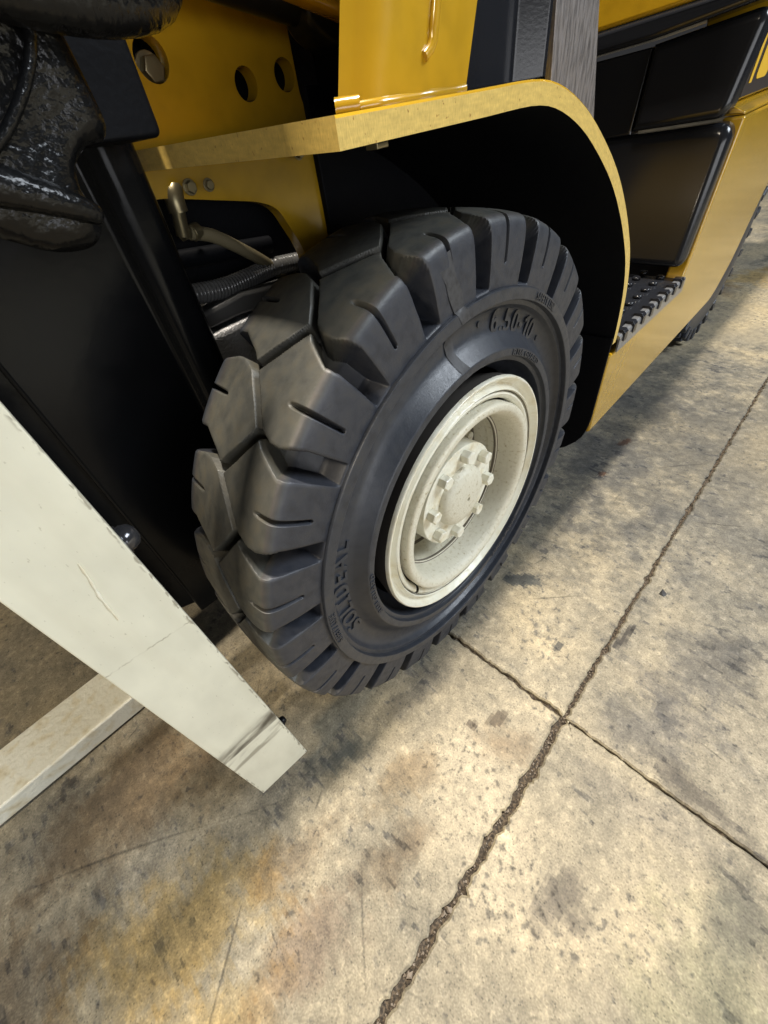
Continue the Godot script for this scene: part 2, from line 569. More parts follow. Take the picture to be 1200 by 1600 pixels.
func slab(parent: Node3D, xs: Vector2, zs: Vector2, chip: Array, m: Material, seed_: int) -> void:
	# chip: amplitude of the broken edge on the sides x0, x1, z0, z1 (0 = far away, straight)
	var rn := RandomNumberGenerator.new()
	rn.seed = seed_
	var n1 := noise(14.0, seed_, 4)
	var n2 := noise(60.0, seed_ + 1, 3)
	var wob := func(s: float, k: int, amp: float) -> float:
		return amp * (0.5 * n1.get_noise_2d(s, k * 7.0) + 0.8 * n2.get_noise_2d(s, k * 7.0) + maxf(0.0, n1.get_noise_2d(s * 1.7, k * 13.0 + 50.0) - 0.22) * 2.6 + 0.1)
	var pts := PackedVector2Array()
	var fine := func(a: float, b: float) -> Array:
		var l := []
		var lo := minf(a, b)
		var hi := maxf(a, b)
		var s := lo
		while s < hi - 1e-4:
			l.append(s)
			s += 0.004 if (s > -1.0 and s < 1.3) else (0.02 if s > -2.0 and s < 3.0 else 0.5)
		if a > b:
			l.append(hi)
			l.erase(lo)
			l.reverse()
		return l
	for s in fine.call(xs.x, xs.y):
		pts.append(Vector2(s, zs.x + (wob.call(s, 2, chip[2]) if chip[2] > 0 else 0.0)))
	for s in fine.call(zs.x, zs.y):
		pts.append(Vector2(xs.y - (wob.call(s, 1, chip[1]) if chip[1] > 0 else 0.0), s))
	for s in fine.call(xs.y, xs.x):
		pts.append(Vector2(s, zs.y - (wob.call(s, 3, chip[3]) if chip[3] > 0 else 0.0)))
	for s in fine.call(zs.y, zs.x):
		pts.append(Vector2(xs.x + (wob.call(s, 0, chip[0]) if chip[0] > 0 else 0.0), s))
	var inn := inset(pts, 0.0022)
	var t := PackedVector3Array()
	# inner rectangle, then a rim band that meets the broken edge point by point
	var bx := Vector2(xs.x + (0.02 if chip[0] > 0 else 0.0), xs.y - (0.02 if chip[1] > 0 else 0.0))
	var bz := Vector2(zs.x + (0.02 if chip[2] > 0 else 0.0), zs.y - (0.02 if chip[3] > 0 else 0.0))
	var mid := PackedVector2Array()
	for q in inn:
		mid.append(Vector2(clampf(q.x, bx.x, bx.y), clampf(q.y, bz.x, bz.y)))
	var cc := Vector3((bx.x + bx.y) / 2, 0, (bz.x + bz.y) / 2)
	for i in inn.size():
		var j := (i + 1) % inn.size()
		var a := Vector3(mid[i].x, 0, mid[i].y)
		var b := Vector3(mid[j].x, 0, mid[j].y)
		t.append_array([cc, b, a])
		quad(t, a, b, Vector3(inn[j].x, 0, inn[j].y), Vector3(inn[i].x, 0, inn[i].y))
	var n := pts.size()
	for i in n:
		var j := (i + 1) % n
		quad(t, Vector3(inn[i].x, 0, inn[i].y), Vector3(inn[j].x, 0, inn[j].y), Vector3(pts[j].x, -0.0022, pts[j].y), Vector3(pts[i].x, -0.0022, pts[i].y))
		quad(t, Vector3(pts[i].x, -0.0022, pts[i].y), Vector3(pts[j].x, -0.0022, pts[j].y), Vector3(pts[j].x, -0.03, pts[j].y), Vector3(pts[i].x, -0.03, pts[i].y))
	var uv := PackedVector2Array()
	for p in t:
		uv.append(Vector2(p.x, p.z) / FL)
	var mesh := finish(t, 20.0, uv)
	put("slab", mesh, m, parent)

func build_floor() -> void:
	var f := Node3D.new()
	f.name = "concrete_floor"
	add_child(f)
	f.position.y = 0.004
	tag(f, "worn stained concrete floor cut by crossing joints", "", "structure")
	var m := floor_material()
	# joint along x at z = 0.19, joint along z at x = -0.038
	slab(f, Vector2(-2.5, -0.0405), Vector2(-4.0, 0.1873), [0, 0.004, 0, 0.0055], m, 1)
	slab(f, Vector2(-0.0365, 9.0), Vector2(-4.0, 0.1885), [0.004, 0, 0, 0.0035], m, 2)
	slab(f, Vector2(-2.5, -0.0395), Vector2(0.1942, 5.0), [0, 0.0025, 0.006, 0], m, 3)
	slab(f, Vector2(-0.0375, 9.0), Vector2(0.1925, 5.0), [0.0025, 0, 0.0035, 0], m, 4)
	# dirt in the joints
	var dn := noise(70.0, 77, 3)
	var t := PackedVector3Array()
	var cell := 0.004
	for i in range(-280, 420):
		for j in range(-4, 4):
			var q := []
			for c in [[0, 0], [0, 1], [1, 1], [1, 0]]:
				var x: float = (i + c[0]) * cell
				var z: float = 0.19 + (j + c[1]) * cell
				q.append(Vector3(x, -0.0072 + 0.006 * dn.get_noise_2d(x, z), z))
			quad(t, q[0], q[1], q[2], q[3])
	for j in range(-60, 160):
		for i in range(-3, 3):
			if absf(j * cell - 0.19) < 0.016:
				continue
			var q := []
			for c in [[0, 0], [0, 1], [1, 1], [1, 0]]:
				var x: float = -0.0385 + (i + c[0]) * cell
				var z: float = (j + c[1]) * cell
				q.append(Vector3(x, -0.0072 + 0.006 * dn.get_noise_2d(x, z), z))
			quad(t, q[0], q[1], q[2], q[3])
	var d := put("joint_dirt", finish(t, 60.0), M.dirt, f)
	d.set_meta("kind", "stuff")
	# crumbs of concrete lying in the wide joint
	var rn := RandomNumberGenerator.new()
	rn.seed = 5
	var cr := PackedVector3Array()
	for k in 220:
		var x := rn.randf_range(-0.5, 0.1)
		crumb(cr, Vector3(x, -0.006, 0.191 + rn.randf_range(-0.004, 0.004)), rn.randf_range(0.0006, 0.0017), rn)
	for c in [Vector3(-0.303, -0.002, 0.192), Vector3(-0.31, -0.002, 0.189), Vector3(-0.37, -0.002, 0.191)]:
		crumb(cr, c, 0.0034, rn)
	var e := put("joint_crumbs", finish(cr, 10.0), M.chip, f)
	e.set_meta("kind", "stuff")

func crumb(t: PackedVector3Array, at: Vector3, r: float, rn: RandomNumberGenerator) -> void:
	var b := Basis.from_euler(Vector3(rn.randf() * 6, rn.randf() * 6, rn.randf() * 6)).scaled(Vector3(rn.randf_range(0.6, 1.5), rn.randf_range(0.5, 0.9), rn.randf_range(0.6, 1.2)) * r)
	var v := []
	for k in 6:
		var d: Vector3 = [Vector3.RIGHT, Vector3.LEFT, Vector3.UP, Vector3.DOWN, Vector3.BACK, Vector3.FORWARD][k]
		v.append(at + b * (d + Vector3(rn.randf() - 0.5, rn.randf() - 0.5, rn.randf() - 0.5) * 0.6))
	for s in [[0, 2, 4], [2, 1, 4], [1, 3, 4], [3, 0, 4], [2, 0, 5], [1, 2, 5], [3, 1, 5], [0, 3, 5]]:
		t.append_array([v[s[0]], v[s[1]], v[s[2]]])

func pebbles() -> void:
	var rn := RandomNumberGenerator.new()
	rn.seed = 9
	for p in [[Vector3(0.247, 0.004, 0.221), 0.0055, "small black pebble on the pale concrete past the crossing of the joints"], [Vector3(-0.147, 0.002, 0.234), 0.003, "tiny black pebble beside the widest stretch of the floor joint"]]:
		var t := PackedVector3Array()
		crumb(t, p[0], p[1], rn)
		var o := put("pebble", finish(t, 10.0), M.pebble, self)
		tag(o, p[2], "pebble")

# ---------------------------------------------------------------- tyre
var prof_s := PackedFloat32Array()
var prof_p := PackedVector2Array()   # (radius, z)

func crown_profile() -> void:
	var half := [[0.2840, 0.0], [0.2838, 0.015], [0.2830, 0.030], [0.2816, 0.0420], [0.2805, 0.0470], [0.2786, 0.0503], [0.2752, 0.0524], [0.268, 0.0540], [0.256, 0.0552], [0.243, 0.0557], [0.2285, 0.0558]]
	var pts := PackedVector2Array()
	for k in range(half.size() - 1, 0, -1):
		pts.append(Vector2(half[k][0], -0.058 - half[k][1] * 1.38))
	for k in half.size():
		pts.append(Vector2(half[k][0], -0.058 + half[k][1]))
	# resample densely with a Catmull-Rom
	var c := Curve2D.new()
	for i in pts.size():
		var d := (pts[mini(i + 1, pts.size() - 1)] - pts[maxi(i - 1, 0)]) / 6.0
		c.add_point(pts[i], -d, d)
	c.bake_interval = 0.0005
	var l := c.get_baked_length()
	var n := 180
	for k in n + 1:
		prof_p.append(c.sample_baked(l * k / n, true))
		prof_s.append(l * k / n)

func centre_profile() -> void:
	var best := 0
	for k in prof_p.size():
		if absf(prof_p[k].y + 0.058) < absf(prof_p[best].y + 0.058):
			best = k
	var z := prof_s[best]
	var hi := prof_s[prof_s.size() - 1] - z
	for k in prof_s.size():
		var s := prof_s[k] - z
		prof_s[k] = s if s > 0.0 else s * hi / z

func groove_floor(t: float, s: float) -> Vector2:
	# (radius, distance from the centre plane) from the middle (t = 0) to the side ring (t = 1)
	const B := [[0.0, 0.2680, 0.0], [0.15, 0.2655, 0.009], [0.35, 0.2575, 0.018], [0.55, 0.2500, 0.024], [0.75, 0.2420, 0.029], [0.90, 0.2345, 0.034], [0.96, 0.2310, 0.040], [1.0, 0.2285, 0.0556]]
	var k := 0
	while k < B.size() - 2 and t > B[k + 1][0]:
		k += 1
	var u: float = clampf((t - B[k][0]) / (B[k + 1][0] - B[k][0]), 0.0, 1.0)
	var r := lerpf(B[k][1], B[k + 1][1], u)
	var w := lerpf(B[k][2], B[k + 1][2], u)
	return Vector2(r, -0.058 + (w if s > 0.0 else -w * 1.38))

func sd_poly(p: Vector2, v: PackedVector2Array) -> float:
	var d := INF
	var s := 1.0
	var n := v.size()
	var j := n - 1
	for i in n:
		var e := v[j] - v[i]
		var w := p - v[i]
		var b := w - e * clampf(w.dot(e) / e.dot(e), 0.0, 1.0)
		d = minf(d, b.length_squared())
		var c1 := p.y >= v[i].y
		var c2 := p.y < v[j].y
		var c3 := e.x * w.y > e.y * w.x
		if (c1 and c2 and c3) or (not c1 and not c2 and not c3):
			s = -s
		j = i
	return -s * sqrt(d)      # positive inside

func sd_seg(p: Vector2, a: Vector2, b: Vector2) -> float:
	var e := b - a
	var w := p - a
	return (w - e * clampf(w.dot(e) / e.dot(e), 0.0, 1.0)).length()

func build_tyre() -> void:
	crown_profile()
	centre_profile()
	var ty := Node3D.new()
	var D := 5.03e-3     # metres of tread per degree
	var outer := PackedVector2Array()
	var smax: float = prof_s[prof_s.size() - 1]
	for q in [[3.4, smax + 0.004], [3.6, 0.060], [3.9, 0.046], [1.4, 0.0245], [0.1, 0.0172], [8.2, -0.0136], [15.9, 0.0166], [17.2, 0.029], [17.3, 0.039], [16.5, 0.052], [16.1, 0.060], [16.0, smax + 0.004]]:
		outer.append(Vector2(q[0] * D, q[1]))
	var inner := PackedVector2Array()
	for q in outer:
		inner.append(Vector2(24.0 * D - q.x, -q.y))
	var cols := 88
	var rows := prof_s.size()
	var W := PITCH * D
	# fields over one pitch, with the neighbours' columns for the normals
	var pos := []
	var who := []
	var deep := []
	for i in range(-1, cols + 2):
		var u := W * i / cols
		var cp := PackedVector3Array()
		var cw := PackedInt32Array()
		var cd := PackedFloat32Array()
		var ang := deg_to_rad(PITCH * i / cols)
		for j in rows:
			var s := prof_s[j]
			var best := -INF
			var id := 0
			for k in [-1, 0, 1, 2]:
				var a := sd_poly(Vector2(u - k * W, s), outer)
				if a > best:
					best = a
					id = k * 2
				var b := sd_poly(Vector2(u - (k - 1) * W, s), inner)
				if b > best:
					best = b
					id = (k - 1) * 2 + 1
			# wander of the cut lines, gap, and wall
			var wall := 1.0 - smoothstep(-0.0006, 0.0016, best - 0.0005)
			var sa := absf(s)
			var dp := smoothstep(smax - 0.0005, smax - 0.007, sa)
			var cut := wall * dp
			# slit of each block
			var sl := INF
			for k in [-1, 0, 1, 2]:
				sl = minf(sl, sd_seg(Vector2(u - k * W, s), Vector2(10.7 * D, 0.033), Vector2(10.7 * D, 0.0815)))
				sl = minf(sl, sd_seg(Vector2(u - (k - 1) * W, s), Vector2((24.0 - 10.7) * D, -0.033), Vector2((24.0 - 10.7) * D, -0.0815)))
			var slit := (1.0 - smoothstep(0.0007, 0.0019, sl)) * 0.34 * smoothstep(0.030, 0.046, sa)
			cut = maxf(cut, slit)
			# rounded edge of the block
			cut += 0.035 * (1.0 - smoothstep(0.0, 0.004, best - 0.001)) * (1.0 - wall) * smoothstep(0.01, 0.03, sa)
			var pr := prof_p[j].lerp(groove_floor(sa / smax, s), clampf(cut, 0.0, 1.0))
			cp.append(Vector3(pr.x * cos(ang), pr.x * sin(ang), pr.y))
			cw.append(id)
			cd.append(wall if dp > 0.02 else 1.0)
		pos.append(cp)
		who.append(cw)
		deep.append(cd)
	var nor := []
	for i in range(1, cols + 2):
		var cn := PackedVector3Array()
		for j in rows:
			var a: Vector3 = pos[i + 1][j] - pos[i - 1][j]
			var b: Vector3 = pos[i][mini(j + 1, rows - 1)] - pos[i][maxi(j - 1, 0)]
			cn.append(a.cross(b).normalized())
		nor.append(cn)
	# column i of the pitch (0..cols) is pos[i + 1], nor[i]
	var groups := {}
	var count := {}
	for i in cols:
		for j in rows - 1:
			var dd: float = minf(minf(deep[i + 1][j], deep[i + 2][j]), minf(deep[i + 1][j + 1], deep[i + 2][j + 1]))
			var id: int = who[i + 1][j]
			if dd > 0.985:
				id = 99
			if not groups.has(id):
				groups[id] = []
			groups[id].append(Vector2i(i, j))
	# pieces of one block that fall into this pitch are shifted to one place
	var sets := {"a": [], "b": [], "floor": []}
	for id in groups:
		for c in groups[id]:
			if id == 99:
				sets.floor.append([c, 0])
			elif posmod(id, 2) == 0:
				sets.a.append([c, -id / 2])
			else:
				sets.b.append([c, -(id - 1) / 2])
	var col := PackedColorArray()
	for j in rows:
		var sa := absf(prof_s[j])
		var k := smoothstep(0.056, 0.046, sa)
		col.append(Color(0.030, 0.035, 0.047).lerp(Color(0.066, 0.063, 0.057), k))
	var build := func(list: Array) -> ArrayMesh:
		var v := PackedVector3Array()
		var n := PackedVector3Array()
		var cc := PackedColorArray()
		for e in list:
			var i: int = e[0].x
			var j: int = e[0].y
			var rot := Basis(Vector3.BACK, deg_to_rad(PITCH * e[1]))
			for q in [[0, 0], [0, 1], [1, 1], [0, 0], [1, 1], [1, 0]]:
				v.append(rot * pos[i + q[0] + 1][j + q[1]])
				n.append(rot * nor[i + q[0]][j + q[1]])
				cc.append(col[j + q[1]])
		var arr := []
		arr.resize(Mesh.ARRAY_MAX)
		arr[Mesh.ARRAY_VERTEX] = v
		arr[Mesh.ARRAY_NORMAL] = n
		arr[Mesh.ARRAY_COLOR] = cc
		var m := ArrayMesh.new()
		m.add_surface_from_arrays(Mesh.PRIMITIVE_TRIANGLES, arr)
		return m
	var ma: ArrayMesh = build.call(sets.a)
	var mb: ArrayMesh = build.call(sets.b)
	var mf: ArrayMesh = build.call(sets.floor)
	var side := PackedVector3Array()
	var pr := PackedVector2Array()
	for q in [[0.2285, -0.0055], [0.2290, 0.0000], [0.2286, 0.0012], [0.2275, 0.0017], [0.2192, 0.0018], [0.2182, 0.0014], [0.2177, 0.0002], [0.2174, -0.0048], [0.2168, -0.0052], [0.2135, -0.0054], [0.2126, -0.0064], [0.2110, -0.0105], [0.2085, -0.0130], [0.2050, -0.0140], [0.200, -0.0142], [0.194, -0.0138], [0.1895, -0.0122], [0.185, -0.0082], [0.181, -0.0040], [0.1780, -0.0010], [0.1766, 0.0008], [0.1756, 0.0017], [0.1744, 0.0020], [0.1690, 0.0020], [0.1680, 0.0014], [0.1675, -0.0020], [0.1668, -0.0034], [0.1640, -0.0038], [0.1630, -0.0042], [0.1622, -0.0070], [0.1615, -0.0130], [0.160, -0.024], [0.150, -0.034]]:
		pr.append(Vector2(q[0], q[1]))
	lathe(side, pr, Transform3D.IDENTITY, 220)
	# inner sidewall, plain
	var pi2 := PackedVector2Array()
	for q in [[0.148, -0.096], [0.160, -0.113], [0.2, -0.1135], [0.2285, -0.1138]]:
		pi2.append(Vector2(q[0], q[1]))
	lathe(side, pi2, Transform3D.IDENTITY, 96)
	var body := put("tyre", finish(side, 40.0), M.side, truck, "black solid rubber tyre of the front wheel")
	body.position = HUB
	var st := PackedVector3Array()
	for k in 22:
		var rot := deg_to_rad(PHASE + PITCH * k)
		var o := put("tread_block", ma, M.rubber, body)
		o.rotation.z = rot
		o = put("tread_block", mb, M.rubber, body)
		o.rotation.z = rot
	var fl := SurfaceTool.new()
	for k in 22:
		fl.append_from(mf, 0, Transform3D(Basis(Vector3.BACK, deg_to_rad(PHASE + PITCH * k)), Vector3.ZERO))
	put("tread_groove", fl.commit(), M.rubber, body)
	# dried run of muddy water down the sidewall
	var mud := PackedVector3Array()
	var trail := [[0.2725, -0.0050, 98.6], [0.264, -0.0035, 98.2], [0.254, -0.0023, 97.7], [0.243, -0.0017, 97.0], [0.2300, -0.0012, 96.3], [0.2284, 0.0018, 96.2], [0.2190, 0.0022, 95.2], [0.2170, -0.0044, 95.1], [0.2135, -0.0049, 95.3], [0.2085, -0.0124, 95.8], [0.201, -0.0136, 96.8], [0.190, -0.0120, 97.0], [0.182, -0.0046, 96.6], [0.1764, 0.0014, 96.0], [0.1690, 0.0025, 95.4]]
	for k in trail.size() - 1:
		var q := []
		for e in [trail[k], trail[k + 1]]:
			var hw: float = 1.7 + 0.25 * sin(e[0] * 190.0)
			for sg in [-1.0, 1.0]:
				var a := deg_to_rad(e[2] + sg * hw)
				q.append(Vector3(cos(a) * e[0], sin(a) * e[0], e[1]))
		quad(mud, q[0], q[2], q[3], q[1])
	put("mud_streak", finish(mud, 60.0), M.mud, body)
	# raised writing on the sidewall
	arc_text(body, "6.50-10", 0.1880, 76.5, 53.3, 0.0205, -0.0139, 0.0020)
	arc_text(body, ".", 0.1975, 84.0, 84.0, 0.022, -0.0141, 0.0014)
	arc_text(body, ".", 0.1955, 46.0, 46.0, 0.022, -0.0141, 0.0014)
	arc_text(body, "SAFETY LINE", 0.2200, 64.3, 52.7, 0.0068, 0.0019, 0.0007)
	arc_text(body, "RIM GUARD", 0.1688, 68.6, 48.4, 0.0056, 0.0021, 0.0008)
	arc_text(body, "SOLIDEAL", 0.1905, 191.5, 157.0, 0.0185, -0.0139, 0.0020)
	arc_text(body, "SAFETY LINE", 0.2200, 184.0, 172.6, 0.0068, 0.0019, 0.0007)
	arc_text(body, "RIM GUARD", 0.1688, 190.0, 169.5, 0.0056, 0.0021, 0.0008)
	arc_text(body, "NYX F-02781", 0.1800, -18.0, -42.0, 0.0055, -0.0026, 0.0012)
	arc_text(body, "RIM GUARD", 0.1688, -48.0, -70.0, 0.0056, 0.0021, 0.0007)

func arc_text(parent: Node3D, text: String, r: float, a0: float, a1: float, h: float, z: float, depth: float) -> void:
	var f := SystemFont.new()
	f.font_names = PackedStringArray(["Droid Sans"])
	f.font_weight = 700
	var st := SurfaceTool.new()
	var widths := []
	var total := 0.0
	var meshes := []
	for i in text.length():
		var ch := text[i]
		var tm := TextMesh.new()
		tm.text = ch
		tm.font = f
		tm.font_size = 48
		tm.pixel_size = h / 0.714 / 48.0
		tm.depth = 2.0 * depth
		tm.horizontal_alignment = HORIZONTAL_ALIGNMENT_CENTER
		tm.vertical_alignment = VERTICAL_ALIGNMENT_BOTTOM
		var bx := tm.get_aabb()
		var w: float = bx.size.x if ch != " " else h * 0.3
		widths.append(w + h * 0.12)
		total += w + h * 0.12
		meshes.append([tm, bx])
	var along := 0.0
	var span := absf(deg_to_rad(a0 - a1)) * r * (text.length() + 0.001) / maxf(1.0, text.length() - 0.9)
	var sx := span / total if text.length() > 1 else 1.0
	for i in text.length():
		var mid: float = along + widths[i] / 2
		along += widths[i]
		if text[i] == " ":
			continue
		var first: float = widths[0] / 2
		var last: float = total - widths[-1] / 2
		var u := (mid - first) / maxf(last - first, 1e-6) if text.length() > 1 else 0.0
		var a := deg_to_rad(lerpf(a0, a1, u))
		var tm: TextMesh = meshes[i][0]
		var bx: AABB = meshes[i][1]
		var c := bx.get_center()
		var rad := Vector3(cos(a), sin(a), 0)
		var tan := Vector3(sin(a), -cos(a), 0)
		var base := bx.position.y if text[i] != "-" else bx.position.y - h * 0.35
		var b := Basis(tan * sx, rad, Vector3.BACK)
		var o := rad * r + Vector3(0, 0, z) - b * Vector3(c.x, base, 0)
		if tm.get_surface_count() > 0:
			st.append_from(tm, 0, Transform3D(b, o))
	put("raised_lettering", st.commit(), M.side, parent)

# ---------------------------------------------------------------- rim and hub
func build_rim() -> void:
	var t := PackedVector3Array()
	var p := PackedVector2Array()
	# flange and bead seat
	for q in [[0.1489, -0.0022], [0.1486, 0.0008], [0.1474, 0.0020], [0.1460, 0.0018], [0.1444, -0.0006], [0.1425, -0.0040], [0.1400, -0.0062], [0.1375, -0.0062], [0.1358, -0.0040], [0.1348, -0.0012], [0.1336, -0.0004], [0.1326, -0.0016], [0.1318, -0.006]]:
		p.append(Vector2(q[0], q[1]))
	lathe(t, p, Transform3D.IDENTITY, 160)
	var rim := put("wheel_rim", finish(t, 40.0), M.cream, truck, "cream painted steel wheel rim")
	rim.position = HUB
	t = PackedVector3Array()
	lathe(t, P2([0.142, -0.036, 0.1480, -0.014, 0.1488, -0.0022]), Transform3D.IDENTITY, 120)
	put("flange_back", finish(t, 40.0), M.flange_dark, rim, "dark back of the rim flange")
	# split lock ring with its gap at the lower side
	t = PackedVector3Array()
	var lr := [[0.1312, -0.010], [0.1311, -0.0046], [0.1302, -0.0030], [0.1282, -0.0024], [0.1252, -0.0040], [0.1232, -0.0064], [0.1222, -0.013]]
	var seg := 150
	var gap := deg_to_rad(-146.0)
	var gw := deg_to_rad(3.0)
	for i in seg:
		var a := gap + gw / 2 + (TAU - gw) * i / seg
		var b := gap + gw / 2 + (TAU - gw) * (i + 1) / seg
		for k in lr.size() - 1:
			quad(t, Vector3(cos(a) * lr[k][0], sin(a) * lr[k][0], lr[k][1]), Vector3(cos(a) * lr[k + 1][0], sin(a) * lr[k + 1][0], lr[k + 1][1]), Vector3(cos(b) * lr[k + 1][0], sin(b) * lr[k + 1][0], lr[k + 1][1]), Vector3(cos(b) * lr[k][0], sin(b) * lr[k][0], lr[k][1]))
	put("lock_ring", finish(t, 40.0), M.cream, rim)
	# rolled inner lip, barrel and back disc
	t = PackedVector3Array()
	p = PackedVector2Array()
	for q in [[0.1205, -0.010], [0.1205, -0.0005], [0.1200, 0.0022], [0.1188, 0.0036], [0.1170, 0.0042], [0.1135, 0.0040], [0.1105, 0.0028], [0.1078, -0.0004], [0.1058, -0.0050], [0.1040, -0.013], [0.1030, -0.024], [0.1026, -0.0300], [0.1000, -0.0305], [0.1000, -0.0440], [0.1010, -0.0445], [0.1005, -0.052], [0.0998, -0.068], [0.0985, -0.078], [0.094, -0.083], [0.03, -0.083]]:
		p.append(Vector2(q[0], q[1]))
	lathe(t, p, Transform3D.IDENTITY, 140)
	put("barrel", finish(t, 50.0), M.cream_rough, rim)
	t = PackedVector3Array()
	lathe(t, P2([0.1027, -0.0295, 0.0996, -0.0312, 0.0994, -0.0335, 0.0999, -0.0345]), Transform3D.IDENTITY, 120)
	put("grime_line", finish(t, 50.0), M.stain, rim)
	t = PackedVector3Array()
	lathe(t, P2([0.0998, -0.0655, 0.0989, -0.0670, 0.0989, -0.0690, 0.0995, -0.0705]), Transform3D.IDENTITY, 120)
	put("grime_line", finish(t, 50.0), M.stain, rim)
	t = PackedVector3Array()
	lathe(t, P2([0.1322, -0.0016, 0.1318, -0.0026, 0.1314, -0.0024]), Transform3D.IDENTITY, 160)
	put("grime_line", finish(t, 50.0), M.stain, rim)
	# hub drum with its round flange
	t = PackedVector3Array()
	p = PackedVector2Array()
	for q in [[0.060, -0.082], [0.060, -0.043], [0.0668, -0.043], [0.0676, -0.042], [0.0676, -0.0213], [0.0672, -0.0198], [0.0658, -0.0192], [0.038, -0.0192]]:
		p.append(Vector2(q[0], q[1]))
	lathe(t, p, Transform3D.IDENTITY, 96)
	var hub := put("hub", finish(t, 30.0), M.cream, rim)
	t = PackedVector3Array()
	p = PackedVector2Array()
	for q in [[0.0405, -0.0200], [0.0400, -0.0165], [0.0385, -0.0125], [0.0355, -0.0095], [0.030, -0.0070], [0.023, -0.0056], [0.014, -0.0048], [0.0032, -0.0045], [0.0030, -0.0070], [0.0, -0.0072]]:
		p.append(Vector2(q[0], q[1]))
	lathe(t, p, Transform3D.IDENTITY, 64)
	put("hub_cap", finish(t, 40.0), M.cream_rough, rim)
	t = PackedVector3Array()
	ext(t, hexagon(0.0084), Transform3D(Basis(), Vector3(0, 0, -0.0195)), 0.0115, 0.0010, 1)
	var bm := finish(t, 30.0)
	var rn := RandomNumberGenerator.new()
	rn.seed = 3
	for k in 8:
		var a := deg_to_rad(80.0 + 45.0 * k)
		var o := put("bolt", bm, M.cream, rim)
		o.position = Vector3(cos(a), sin(a), 0) * 0.0555
		o.position.z = 0.0
		o.rotation.z = rn.randf() * 3.0
	t = PackedVector3Array()
	ext(t, hexagon(0.012), Transform3D(Basis(), Vector3(0, 0, -0.082)), 0.016, 0.0015)
	ext(t, disc(0.007, 16), Transform3D(Basis(), Vector3(0, 0, -0.067)), 0.012, 0.001)
	var nm := finish(t, 30.0)
	for k in 6:
		var a := deg_to_rad(20.0 + 60.0 * k)
		var o := put("wheel_nut", nm, M.cream_rough, rim)
		o.position = Vector3(cos(a), sin(a), 0) * 0.080

# ---------------------------------------------------------------- fender and wheel well
func fender_outer() -> PackedVector2Array:
	var c := Curve2D.new()
	var pts := P2([0.0, 0.6362, 0.060, 0.6360, 0.098, 0.6305, 0.140, 0.6165, 0.180, 0.5970, 0.227, 0.5690, 0.267, 0.5390, 0.307, 0.5020, 0.342, 0.4610, 0.366, 0.4140, 0.378, 0.3640, 0.380, 0.335])
	for i in pts.size():
		var d := (pts[mini(i + 1, pts.size() - 1)] - pts[maxi(i - 1, 0)]) / 6.0
		c.add_point(pts[i], -d, d)
	var o := PackedVector2Array([Vector2(-0.125, 0.6362)])
	for k in 41:
		o.append(c.sample_baked(c.get_baked_length() * k / 40.0, true))
	return o

